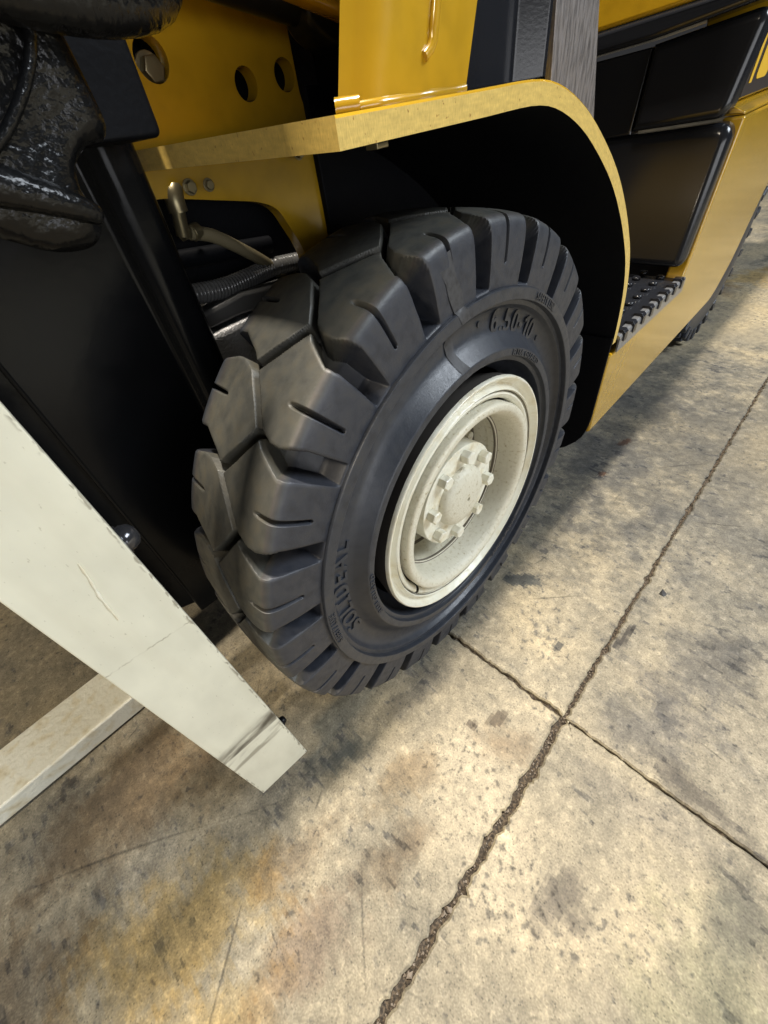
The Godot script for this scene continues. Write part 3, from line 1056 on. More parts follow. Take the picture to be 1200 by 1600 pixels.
func build_fender() -> void:
	var o := fender_outer()
	var th := 0.0128
	var inn := PackedVector2Array()
	for i in o.size():
		var d := (o[mini(i + 1, o.size() - 1)] - o[maxi(i - 1, 0)]).normalized()
		inn.append(o[i] + Vector2(d.y, -d.x) * th)
	var ch := 0.0012
	var zin := -0.245
	var top := PackedVector3Array()
	var edge := PackedVector3Array()
	var uv := PackedVector2Array()
	var run := 0.0
	for i in o.size() - 1:
		var a := o[i]
		var b := o[i + 1]
		var c := inn[i]
		var d := inn[i + 1]
		var na := (a - c).normalized() * ch
		var nb := (b - d).normalized() * ch
		var l := a.distance_to(b)
		quad(top, Vector3(a.x, a.y, -ch), Vector3(b.x, b.y, -ch), Vector3(b.x, b.y, zin), Vector3(a.x, a.y, zin))
		quad(top, Vector3(a.x - na.x, a.y - na.y, 0), Vector3(b.x - nb.x, b.y - nb.y, 0), Vector3(b.x, b.y, -ch), Vector3(a.x, a.y, -ch))
		quad(edge, Vector3(c.x, c.y, 0), Vector3(d.x, d.y, 0), Vector3(b.x - nb.x, b.y - nb.y, 0), Vector3(a.x - na.x, a.y - na.y, 0))
		var u0 := run * 2.2
		var u1 := (run + l) * 2.2
		uv.append_array([Vector2(u0, 0.95), Vector2(u1, 0.95), Vector2(u1, 0.05), Vector2(u0, 0.95), Vector2(u1, 0.05), Vector2(u0, 0.05)])
		run += l
	var f := put("fender", finish(top, 40.0), M.yellow, truck, "thick yellow steel fender arched over the front wheel")
	put("cut_edge", finish(edge, 40.0, uv), M.cut, f)
	# front edge of the plate, facing the mast
	var fr := PackedVector3Array()
	var uf := PackedVector2Array()
	var n := 12
	for k in n:
		var z0 := zin * k / n
		var z1 := zin * (k + 1) / n
		var x0 := -0.125 + (0.006 * pow(1.0 - minf(1.0, -z0 / 0.012), 2.0))
		var x1 := -0.125 + (0.006 * pow(1.0 - minf(1.0, -z1 / 0.012), 2.0))
		x0 = -0.125
		x1 = -0.125
		quad(fr, Vector3(x1, 0.6362 - th, z1), Vector3(x0, 0.6362 - th, z0), Vector3(x0, 0.6362, z0), Vector3(x1, 0.6362, z1))
		uf.append_array([Vector2(z1 * 2.2, 0.95), Vector2(z0 * 2.2, 0.95), Vector2(z0 * 2.2, 0.05), Vector2(z1 * 2.2, 0.95), Vector2(z0 * 2.2, 0.05), Vector2(z1 * 2.2, 0.05)])
	put("front_edge", finish(fr, 30.0, uf), M.cut, f)
	# black under side, 0.4 mm below the yellow plate's own lower face
	var un := PackedVector3Array()
	for i in o.size() - 1:
		var c := inn[i]
		var d := inn[i + 1]
		quad(un, Vector3(d.x, d.y, 0), Vector3(c.x, c.y, 0), Vector3(c.x, c.y, zin), Vector3(d.x, d.y, zin))
	put("under_side", finish(un, 40.0), M.satin, f)
	# weld where the post meets the plate
	var w := PackedVector3Array()
	var path := []
	for k in 9:
		path.append(Vector3(-0.082 + 0.011 * k, 0.6375, -0.0215 - 0.0005 * sin(k * 2.1) - 0.006 * maxf(0.0, 1.0 - k)))
	tube(w, curve(path, 40), [0.0026], 10)
	tube(w, curve([Vector3(-0.082, 0.638, -0.027), Vector3(-0.092, 0.6385, -0.036)], 8), [0.0045], 10)
	put("weld_bead", finish(w, 60.0), M.yellow, f)
	var clip := PackedVector3Array()
	box(clip, Vector3(-0.096, 0.6205, -0.012), Vector3(-0.087, 0.6232, -0.003), 0.0008)
	put("clip", finish(clip), M.zinc, f)
	# inner wall of the wheel well
	var t := PackedVector3Array()
	ext(t, P2([0.060, 0.36, 0.060, 0.66, 0.42, 0.66, 0.42, 0.16, 0.20, 0.16]), T(Vector3(0, 0, -0.256)), 0.010, 0.002)
	put("wheel_well_wall", finish(t), M.satin, truck, "black inner wall of the wheel well")
	# thin flap that goes on below the fender behind the tyre
	t = PackedVector3Array()
	# plane across x: local x = -z world, local y = y
	var fl := fillet(P2([0.0, 0.345, -0.235, 0.345, -0.235, 0.118, -0.044, 0.118, -0.006, 0.160, 0.0, 0.20]), [0.0, 0.0, 0.01, 0.02, 0.02, 0.01], 6)
	ext(t, fl, Transform3D(Basis(Vector3(0, 0, 1), Vector3(0, 1, 0), Vector3(-1, 0, 0)), Vector3(0.3665, 0, -0.0005)), 0.0035, 0.001)
	put("splash_flap", finish(t), M.satin, truck, "black flap hanging behind the front tyre")

# ---------------------------------------------------------------- body behind the wheel
func build_body() -> void:
	# yellow side frame: plate with its wheel arch, outer face z = 0
	var t := PackedVector3Array()
	var side := fillet(P2([0.3715, 0.172, 1.03, 0.187, 1.06, 0.20, 1.12, 0.255, 1.150, 0.36, 1.20, 0.46, 1.28, 0.515, 1.40, 0.53, 2.1, 0.53, 2.1, 0.5565, 0.702, 0.5565, 0.670, 0.345, 0.655, 0.315, 0.3715, 0.315]), [0.0, 0.03, 0.03, 0.03, 0.03, 0.03, 0.03, 0.0, 0.0, 0.004, 0.004, 0.02, 0.01, 0.0], 5)
	ext(t, side, T(Vector3(0, 0, -0.03)), 0.03, 0.004)
	put("side_frame", finish(t, 40.0), M.yellow, truck, "yellow side frame with the rear wheel arch")
	# shoulder above it and the hood side with the dark stripe
	t = PackedVector3Array()
	ext(t, fillet(P2([-0.20, 0.5575, -0.003, 0.5575, -0.004, 0.561, -0.030, 0.572, -0.20, 0.572]), [0.0, 0.002, 0.004, 0.004, 0.0]), Transform3D(Basis(Vector3(0, 0, 1), Vector3(0, 1, 0), Vector3(-1, 0, 0)), Vector3(2.1, 0, 0)), 1.394, 0.002)
	put("frame_shoulder", finish(t, 50.0), M.yellow, truck)
	t = PackedVector3Array()
	ext(t, P2([0.722, 0.573, 2.1, 0.573, 2.1, 0.95, 0.760, 0.95]), T(Vector3(0, 0, -0.10)), 0.078, 0.004)
	var hood := put("hood_side", finish(t), M.yellow, truck)
	t = PackedVector3Array()
	ext(t, P2([0.7235, 0.576, 2.0, 0.576, 2.0, 0.70, 0.738, 0.70]), T(Vector3(0, 0, -0.0215)), 0.0008)
	put("stripe", finish(t), M.stripe, hood)
	t = PackedVector3Array()
	ext(t, fillet(P2([0.742, 0.590, 0.756, 0.590, 0.760, 0.675, 0.746, 0.675]), [0.002]), T(Vector3(0, 0, -0.0204)), 0.0006)
	ext(t, fillet(P2([0.775, 0.592, 0.84, 0.592, 0.84, 0.675, 0.779, 0.675]), [0.012]), T(Vector3(0, 0, -0.0204)), 0.0006)
	put("lettering", finish(t), M.glyph, hood)
	# black covers facing forward over the step
	t = PackedVector3Array()
	# local x = z world, local y = y, extruded to -x
	var face := Transform3D(Basis(Vector3(0, 0, 1), Vector3(0.13, 1, 0), Vector3(-1, 0, 0)), Vector3.ZERO)
	var low := fillet(P2([-0.34, 0.362, -0.004, 0.362, -0.004, 0.5545, -0.10, 0.5500, -0.34, 0.538]), [0.0, 0.016, 0.026, 0.03, 0.0], 7)
	var f1 := face
	f1.origin = Vector3(0.640, 0, 0)
	ext(t, low, f1, 0.044, 0.014, 6)
	put("lower_cover", finish(t, 40.0), M.plastic, truck, "lower glossy black cover above the step")
	t = PackedVector3Array()
	var up := fillet(P2([-0.150, 0.552, -0.018, 0.5585, -0.008, 0.668, -0.150, 0.650]), [0.0, 0.016, 0.02, 0.0], 7)
	f1.origin = Vector3(0.634, 0, 0)
	ext(t, up, f1, 0.045, 0.012, 6)
	ext(t, P2([-0.36, 0.535, -0.152, 0.548, -0.152, 0.648, -0.36, 0.636]), f1, 0.037, 0.004, 3)
	put("upper_cover", finish(t, 40.0), M.plastic, truck, "upper glossy black cover with a raised face")
	t = PackedVector3Array()
	ext(t, fillet(P2([-0.36, 0.641, -0.150, 0.655, -0.005, 0.674, -0.005, 0.69, -0.36, 0.665]), [0.0, 0.02, 0.005, 0.005, 0.0]), f1, 0.062, 0.006, 4)
	put("cover_ledge", finish(t, 40.0), M.plastic, truck)
	t = PackedVector3Array()
	ext(t, P2([-0.36, 0.667, -0.002, 0.692, -0.002, 0.9, -0.36, 0.9]), f1, 0.055, 0.006, 4)
	put("hood_front", finish(t, 40.0), M.yellow, truck)
	# step: tread plate with raised studs and a turned-down notched edge
	t = PackedVector3Array()
	box(t, Vector3(0.382, 0.336, -0.25), Vector3(0.664, 0.342, -0.006), 0.001)
	var step := put("step", finish(t), M.plastic, truck, "black grip step with raised studs")
	t = PackedVector3Array()
	var lip := fillet(P2([-0.008, 0.3425, 0.0015, 0.3425, 0.004, 0.339, 0.004, 0.317, 0.0015, 0.317, 0.0012, 0.3355, -0.008, 0.3365]), [0.0, 0.002, 0.002, 0.0, 0.0, 0.002, 0.0], 4)
	f1 = Transform3D(Basis(Vector3(0, 0, 1), Vector3(0, 1, 0), Vector3(-1, 0, 0)), Vector3(0.676, 0, 0))
	ext(t, lip, f1, 0.292, 0.0)
	put("turned_edge", finish(t, 40.0), M.bright, step)
	t = PackedVector3Array()
	ext(t, disc(0.0075, 14), T(Vector3.ZERO, Vector3.RIGHT, Vector3.FORWARD), 0.006, 0.0025)
	tube(t, PackedVector3Array([Vector3(0, 0.0058, 0), Vector3(0, 0.0062, 0)]), [0.003], 12)
	var sm := finish(t, 40.0)
	for i in 8:
		for j in 5:
			var s := put("stud", sm, M.plastic, step)
			s.position = Vector3(0.402 + i * 0.036 + (0.018 if j % 2 else 0.0), 0.3415, -0.034 - j * 0.036)
	t = PackedVector3Array()
	var tooth := fillet(P2([-0.009, 0.341, 0.0058, 0.341, 0.0058, 0.334, 0.0, 0.352, -0.009, 0.349]), [0.0], 2)
	tooth = P2([-0.010, 0.340, 0.0062, 0.330, 0.0062, 0.343, 0.002, 0.3475, -0.010, 0.3465])
	f1.origin = Vector3(0.0, 0, 0)
	ext(t, tooth, f1, 0.013, 0.001)
	var tm := finish(t, 30.0)
	for i in 8:
		var s := put("grip_tooth", tm, M.plastic, step)
		s.position = Vector3(0.408 + i * 0.036, 0, 0)
	# rear steer wheel behind the arch
	t = PackedVector3Array()
	var pr := PackedVector2Array()
	for q in [[0.12, -0.16], [0.19, -0.165], [0.222, -0.155], [0.228, -0.10], [0.222, -0.052], [0.214, -0.042], [0.19, -0.036], [0.15, -0.036], [0.125, -0.042], [0.12, -0.07]]:
		pr.append(Vector2(q[0], q[1]))
	lathe(t, pr, Transform3D.IDENTITY, 90)
	var rt := put("rear_tyre", finish(t, 40.0), M.side, truck, "black rear tyre showing below the side frame")
	rt.position = Vector3(1.27, 0.230, 0.0)
	t = PackedVector3Array()
	ext(t, fillet(P2([0.0, -0.010, 0.034, -0.010, 0.034, 0.010, 0.0, 0.010]), [0.003]), Transform3D(Basis(Vector3(0, 1, 0).cross(Vector3(0, 0, 1)), Vector3(0, 1, 0), Vector3(0, 0, 1)), Vector3(0.195, 0, -0.048)), 0.014, 0.004)
	ext(t, fillet(P2([-0.048, -0.010, -0.15, -0.004, -0.15, -0.02, -0.048, -0.026]), [0.003]), Transform3D(Basis(Vector3(0, 0, 1), Vector3(0, 1, 0), Vector3(-1, 0, 0)), Vector3(0.232, 0, 0)), 0.012, 0.003)
	var rb := finish(t, 35.0)
	for k in 26:
		var o := put("tread_block", rb, M.side, rt)
		o.rotation.z = TAU * k / 26
	t = PackedVector3Array()
	pr = P2([0.126, -0.07, 0.124, -0.045, 0.118, -0.044, 0.112, -0.07, 0.06, -0.075, 0.055, -0.05, 0.0, -0.05])
	lathe(t, pr, Transform3D.IDENTITY, 60)
	var rr := put("rear_rim", finish(t, 35.0), M.cream, truck)
	rr.position = rt.position
	# underside of the truck: keeps the space below dark
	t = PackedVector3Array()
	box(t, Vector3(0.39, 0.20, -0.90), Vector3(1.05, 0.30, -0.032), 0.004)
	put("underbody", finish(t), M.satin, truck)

# ---------------------------------------------------------------- posts on the fender
func build_posts() -> void:
	var t := PackedVector3Array()
	# yellow post of the overhead guard, leaning back
	var o := P2([-0.0900, -0.0365, -0.0850, -0.0330, -0.0828, -0.0308, -0.0805, -0.0280, -0.0778, -0.0250, -0.0745, -0.0224, -0.0705, -0.0207, -0.0660, -0.0200, 0.006, -0.0200, 0.008, -0.0220, 0.008, -0.0365])
	var lean := 0.34
	leaning(t, o, Vector3(0, 0.637, 0), Vector3(lean, 1.0, -0.03) * 1.25)
	var y := put("overhead_guard_post", finish(t, 40.0), M.yellow, truck, "yellow post of the overhead guard welded to the fender")
	t = PackedVector3Array()
	tube(t, curve([Vector3(-0.0335, 0.653, -0.0205), Vector3(-0.0275, 0.6565, -0.0195), Vector3(-0.0255, 0.662, -0.0193), Vector3(-0.020, 0.68, -0.0197), Vector3(0.022, 0.80, -0.0235)], 30), [0.0027], 10)
	put("raised_bead", finish(t, 60.0), M.yellow, y)
	# black moulded cowl beside it, its corner rounded
	t = PackedVector3Array()
	var c := fillet(P2([0.009, -0.040, 0.030, -0.030, 0.070, -0.032, 0.092, -0.040, 0.1085, -0.0225, 0.1120, -0.0225, 0.1120, -0.09, 0.009, -0.09]), [0.004, 0.012, 0.012, 0.003, 0.002, 0.001, 0.01, 0.01], 5)
	leaning(t, c, Vector3(0, 0.637, 0), Vector3(0.06, 1.0, -0.02) * 1.0)
	put("cowl_post", finish(t, 40.0), M.plastic, truck, "glossy black moulded cowl beside the yellow post")
	t = PackedVector3Array()
	ext(t, fillet(P2([0.142, 0.6200, 0.246, 0.5650, 0.2070, 0.68, 0.150, 0.90, 0.100, 0.90, 0.1370, 0.68]), [0.001]), T(Vector3(0, 0, -0.026), Vector3.RIGHT, Vector3(0, 1, -0.02)), 0.006, 0.001)
	put("steel_plate", finish(t, 30.0), M.steel, truck, "bare grey steel plate standing behind the fender")
	t = PackedVector3Array()
	box(t, Vector3(0.085, 0.640, -0.26), Vector3(0.20, 1.7, -0.13), 0.004)
	put("floor_board_housing", finish(t), M.satin, truck)

func leaning(t: PackedVector3Array, plan: PackedVector2Array, from: Vector3, by: Vector3) -> void:
	# plan in (x, z); swept from `from` along `by`
	var a := PackedVector3Array()
	var b := PackedVector3Array()
	var p := ccw(plan)
	for q in p:
		a.append(Vector3(q.x, 0, q.y) + from)
		b.append(Vector3(q.x, 0, q.y) + from + by)
	var n := p.size()
	for i in n:
		var j := (i + 1) % n
		quad(t, a[j], a[i], b[i], b[j])
	var ix := Geometry2D.triangulate_polygon(p)
	for k in range(0, ix.size(), 3):
		t.append_array([b[ix[k]], b[ix[k + 2]], b[ix[k + 1]]])

# ---------------------------------------------------------------- inner side, hoses, axle
func build_inner() -> void:
	var cs := CSGCombiner3D.new()
	cs.name = "inner_side_plate"
	var pl := CSGPolygon3D.new()
	pl.polygon = fillet(P2([-0.42, 0.612, -0.115, 0.604, -0.02, 0.584, 0.0, 0.575, 0.020, 0.535, 0.026, 0.50, 0.076, 0.50, 0.078, 0.62, 0.058, 0.65, 0.058, 1.4, -0.42, 1.4]), [0.0, 0.01, 0.012, 0.012, 0.01, 0.0, 0.0, 0.01, 0.01, 0.0, 0.0])
	pl.depth = 0.016
	pl.position = Vector3(0, 0, -0.254)
	pl.material = M.yellow
	cs.add_child(pl)
	for h in [[-0.080, 0.6845, 0.0135], [0.0, 0.6655, 0.0115], [0.0445, 0.6685, 0.0115]]:
		var cy := CSGCylinder3D.new()
		cy.operation = CSGShape3D.OPERATION_SUBTRACTION
		cy.radius = h[2]
		cy.height = 0.06
		cy.sides = 28
		cy.rotation.x = PI / 2
		cy.position = Vector3(h[0], h[1], -0.246)
		cy.material = M.yellow
		cs.add_child(cy)
	truck.add_child(cs, true)
	cs.set_meta("label", "yellow inner side plate with round holes")
	# backing and bolts
	var t := PackedVector3Array()
	box(t, Vector3(-0.5, 0.45, -0.60), Vector3(0.40, 1.5, -0.30), 0.004)
	put("front_cowl_block", finish(t), M.satin, truck)
	var bolt := PackedVector3Array()
	ext(bolt, hexagon(0.0085), Transform3D.IDENTITY, 0.008, 0.0015)
	ext(bolt, disc(0.011, 18), Transform3D(Basis(), Vector3(0, 0, -0.003)), 0.003, 0.0006)
	var bm := finish(bolt, 30.0)
	for p in [[Vector3(-0.077, 0.680, -0.268), 1.05], [Vector3(-0.076, 0.6065, -0.238), 0.45], [Vector3(-0.094, 0.608, -0.238), 0.55], [Vector3(0.030, 0.614, -0.238), 0.5]]:
		var b := put("plate_bolt", bm, M.zinc, truck)
		b.position = p[0]
		b.scale = Vector3.ONE * p[1]
		b.rotation.z = p[0].x * 40.0
	# tilt cylinder clevis and yellow bracket above
	t = PackedVector3Array()
	ext(t, fillet(P2([0.030, 0.690, 0.060, 0.672, 0.082, 0.690, 0.075, 0.76, 0.035, 0.78]), [0.012]), T(Vector3(0, 0, -0.225)), 0.035, 0.006)
	put("tilt_clevis", finish(t, 40.0), M.black, truck)
	t = PackedVector3Array()
	tube(t, PackedVector3Array([Vector3(-0.12, 0.735, -0.205), Vector3(0.16, 0.685, -0.215)]), [0.016], 20)
	put("tilt_cylinder", finish(t, 40.0), M.black, truck)
	t = PackedVector3Array()
	ext(t, fillet(P2([0.0, 0.704, 0.07, 0.688, 0.13, 0.68, 0.13, 0.78, 0.0, 0.78]), [0.008]), T(Vector3(0, 0, -0.195)), 0.02, 0.005)
	put("bracket", finish(t, 40.0), M.yellow, truck)
	# elbow fitting and hose
	t = PackedVector3Array()
	tube(t, curve([Vector3(-0.075, 0.608, -0.275), Vector3(-0.097, 0.608, -0.262), Vector3(-0.103, 0.602, -0.258), Vector3(-0.104, 0.592, -0.258)], 14), [0.0086], 14)
	tube(t, PackedVector3Array([Vector3(-0.104, 0.593, -0.258), Vector3(-0.107, 0.574, -0.262)]), [0.0062], 12)
	var el := put("elbow_fitting", finish(t, 50.0), M.zinc, truck)
	t = PackedVector3Array()
	ext(t, hexagon(0.0082), T(Vector3(-0.106, 0.576, -0.268), Vector3(0, 0.9, 0.3), Vector3(0.2, 0.3, 1)), 0.008, 0.001)
	ext(t, disc(0.0072, 14), T(Vector3(-0.095, 0.573, -0.268), Vector3(0, 0.9, 0.3), Vector3(0.2, 0.3, 1)), 0.009, 0.001)
	put("hose_nut", finish(t, 30.0), M.zinc, el)
	t = PackedVector3Array()
	tube(t, curve([Vector3(-0.097, 0.574, -0.269), Vector3(-0.075, 0.5665, -0.271), Vector3(-0.046, 0.548, -0.275), Vector3(-0.010, 0.52, -0.282), Vector3(0.03, 0.48, -0.30)], 30), [0.0062], 14)
	put("hydraulic_hose", finish(t, 60.0), M.hose, truck)
	# ribbed conduit
	t = PackedVector3Array()
	var pa := curve([Vector3(-0.150, 0.533, -0.262), Vector3(-0.115, 0.525, -0.265), Vector3(-0.080, 0.520, -0.270), Vector3(-0.045, 0.519, -0.277), Vector3(0.0, 0.518, -0.285), Vector3(0.10, 0.505, -0.295)], 300)
	var rad := []
	for k in pa.size():
		rad.append(0.0085 + 0.0015 * pow(absf(sin(k * PI / 5.0)), 0.7))
	tube(t, pa, rad, 16)
	put("ribbed_conduit", finish(t, 50.0), M.conduit, truck)
	t = PackedVector3Array()
	tube(t, curve([Vector3(-0.13, 0.555, -0.285), Vector3(-0.07, 0.548, -0.287), Vector3(0.0, 0.540, -0.29)], 12), [0.009], 12)
	put("rubber_hose", finish(t, 50.0), M.satin, truck)
	# axle housing: rough casting with a machined cap
	t = PackedVector3Array()
	ext(t, fillet(P2([-0.150, 0.36, 0.02, 0.36, 0.02, 0.486, -0.05, 0.490, -0.150, 0.488]), [0.01]), T(Vector3(0, 0, -0.42)), 0.17, 0.006)
	var ax := put("axle_housing", finish(t, 40.0), M.iron, truck, "rough grey axle casting behind the tyre")
	t = PackedVector3Array()
	ext(t, fillet(P2([-0.160, 0.4905, -0.08, 0.4935, 0.02, 0.488, 0.02, 0.505, -0.07, 0.514, -0.160, 0.506]), [0.005]), T(Vector3(0, 0, -0.40)), 0.145, 0.004)
	put("axle_cap", finish(t, 40.0), M.conduit, ax)
	t = PackedVector3Array()
	box(t, Vector3(-0.14, 0.10, -0.55), Vector3(0.14, 0.36, -0.26), 0.02)
	put("brake_housing", finish(t, 40.0), M.satin, truck)

# ---------------------------------------------------------------- mast, carriage, fork
func build_mast() -> void:
	# upright: plan in (x, z): rounded rear flange, flat face in front
	var t := PackedVector3Array()
	var plan := fillet(P2([-0.300, -0.222, -0.174, -0.222, -0.174, -0.206, -0.166, -0.200, -0.145, -0.200, -0.137, -0.210, -0.137, -0.262, -0.300, -0.262]), [0.004, 0.006, 0.006, 0.01, 0.008, 0.008, 0.006, 0.006], 6)
	leaning(t, plan, Vector3(0, 0.19, 0), Vector3(0, 1.9, 0))
	# closed foot
	var p := ccw(plan)
	var ix := Geometry2D.triangulate_polygon(p)
	for k in range(0, ix.size(), 3):
		t.append_array([Vector3(p[ix[k]].x, 0.19, p[ix[k]].y), Vector3(p[ix[k + 1]].x, 0.19, p[ix[k + 1]].y), Vector3(p[ix[k + 2]].x, 0.19, p[ix[k + 2]].y)])
	put("mast_upright", finish(t, 40.0), M.mast, truck, "black mast upright in front of the wheel")
	t = PackedVector3Array()
	ext(t, P2([-0.372, 0.235, -0.2995, 0.205, -0.2995, 2.0, -0.372, 2.0]), T(Vector3(0, 0, -0.258)), 0.030, 0.0)
	put("inner_mast_rail", finish(t, 40.0), M.mast, truck)
	# carriage casting, lumpy
	t = PackedVector3Array()
	casting(t, fillet(P2([-0.3303, 0.8358, -0.3303, 0.6391, -0.2713, 0.6202, -0.2516, 0.6073, -0.2342, 0.6065, -0.2267, 0.6149, -0.2297, 0.6281, -0.2267, 0.6353, -0.2183, 0.6410, -0.2093, 0.6406, -0.2062, 0.6466, -0.2077, 0.6693, -0.2108, 0.8358]), [0.0, 0.0, 0.02, 0.01, 0.01, 0.006, 0.004, 0.004, 0.006, 0.004, 0.005, 0.01, 0.0], 4), -0.05, 0.12)
	var ca := put("carriage_casting", finish(t, 60.0), M.cast, truck, "rough black carriage casting on the mast")
	t = PackedVector3Array()
	ext(t, fillet(P2([-0.196, 0.6420, -0.1475, 0.6400, -0.1475, 0.70, -0.152, 0.90, -0.196, 0.90]), [0.0, 0.005, 0.0, 0.0, 0.0]), T(Vector3(0, 0, -0.190)), 0.055, 0.003)
	put("carriage_side", finish(t, 40.0), M.satin, ca)
	t = PackedVector3Array()
	tube(t, curve([Vector3(-0.3303, 0.7056, -0.0387), Vector3(-0.2395, 0.6845, -0.0409), Vector3(-0.1941, 0.6784, -0.0462), Vector3(-0.1623, 0.6792, -0.0500), Vector3(-0.1578, 0.6799, -0.0508)], 20), [0.0105, 0.0105, 0.0105, 0.0105, 0.0105, 0.0105, 0.0105, 0.0105, 0.0105, 0.0105, 0.0105, 0.0105, 0.0105, 0.0105, 0.0105, 0.0105, 0.0103, 0.0098, 0.009, 0.007, 0.003], 18)
	put("carriage_pin", finish(t, 50.0), M.cast, ca)
	t = PackedVector3Array()
	tube(t, curve([Vector3(-0.3000, 0.6179, -0.0470), Vector3(-0.2713, 0.6345, -0.0439), Vector3(-0.2433, 0.6504, -0.0432), Vector3(-0.2229, 0.6709, -0.0455), Vector3(-0.2168, 0.6996, -0.0470)], 40), [0.0020], 12)
	put("weld_ridge", finish(t, 60.0), M.cast, ca)
	t = PackedVector3Array()
	tube(t, curve([Vector3(-0.2713, 0.6391, -0.0455), Vector3(-0.2433, 0.6255, -0.0424), Vector3(-0.2304, 0.6179, -0.0455)], 30), [0.008, 0.008, 0.008, 0.008, 0.008, 0.0078, 0.0078, 0.0076, 0.0076, 0.0074, 0.0072, 0.007, 0.0068, 0.0066, 0.0064, 0.0062, 0.006, 0.0062, 0.006, 0.0058, 0.0056, 0.0054, 0.0052, 0.005, 0.0048, 0.0046, 0.0044, 0.0042, 0.004, 0.0036, 0.003], 14)
	put("carriage_rib", finish(t, 60.0), M.cast, ca)
	# cream upright of the attachment
	t = PackedVector3Array()
	ext(t, P2([-0.3775, 0.062, -0.3118, 0.0495, -0.3075, 0.60, -0.3035, 2.1, -0.3560, 2.1, -0.3675, 0.5]), T(Vector3(0, 0, -0.047)), 0.012, 0.0012)
	var cp := put("attachment_upright", finish(t, 40.0), plate_material(), truck, "cream painted flat upright with scratches and a dirt band")
	t = PackedVector3Array()
	box(t, Vector3(-0.362, 0.09, -0.078), Vector3(-0.3125, 1.5, -0.0475), 0.003)
	put("upright_back", finish(t), M.satin, cp)
	t = PackedVector3Array()
	var run := curve([Vector3(-0.3319, 0.480, -0.0352), Vector3(-0.3328, 0.474, -0.0350), Vector3(-0.3338, 0.4669, -0.0350), Vector3(-0.3360, 0.457, -0.0350), Vector3(-0.3371, 0.4508, -0.0350), Vector3(-0.3384, 0.440, -0.0350), Vector3(-0.3397, 0.429, -0.0352)], 40)
	var rr := []
	for k in run.size():
		rr.append(0.0006 + 0.0006 * absf(sin(k * 0.37)) * (1.0 - absf(k - 20.0) / 24.0))
	tube(t, run, rr, 8)
	put("paint_run", finish(t, 60.0), M.cream, cp)
	t = PackedVector3Array()
	lathe(t, P2([0.0, 0.009, 0.004, 0.0085, 0.0075, 0.006, 0.009, 0.002, 0.009, 0.0]), Transform3D.IDENTITY, 24)
	ext(t, disc(0.0105, 24), Transform3D(Basis(), Vector3(0, 0, -0.0025)), 0.0025, 0.0006)
	var bm := finish(t, 40.0)
	for y in [0.4635, 0.1228, 0.80, 1.14]:
		var b := put("button_bolt", bm, M.bolt if y > 0.4 else M.black, cp)
		if y < 0.2:
			b.scale = Vector3.ONE * 0.55
		b.position = Vector3(-0.3118 + (y - 0.05) * 0.0078 + 0.001, y, -0.056)
		b.rotation.y = PI / 2
	t = PackedVector3Array()
	for k in 7:
		box(t, Vector3(-0.365, 0.95, -0.17 - k * 0.13), Vector3(-0.325, 2.1, -0.13 - k * 0.13), 0.004)
	box(t, Vector3(-0.37, 1.02, -1.0), Vector3(-0.31, 1.5, -0.05), 0.004)
	box(t, Vector3(-0.37, 2.1, -1.0), Vector3(-0.31, 2.2, -0.03), 0.004)
	put("load_backrest", finish(t), M.black, truck)
	# fork blade lying low, with its shank
	t = PackedVector3Array()
	ext(t, fillet(P2([-1.35, 0.012, -0.40, 0.006, -0.36, 0.006, -0.355, 0.05, -0.355, 0.70, -0.395, 0.70, -0.395, 0.075, -0.42, 0.045, -0.60, 0.041, -1.35, 0.022]), [0.004, 0.02, 0.03, 0.01, 0.0, 0.0, 0.02, 0.02, 0.0, 0.004]), T(Vector3(0, 0, -0.392)), 0.088, 0.003)
	put("fork", finish(t, 40.0), M.cream, truck, "cream painted fork blade resting low over the floor")

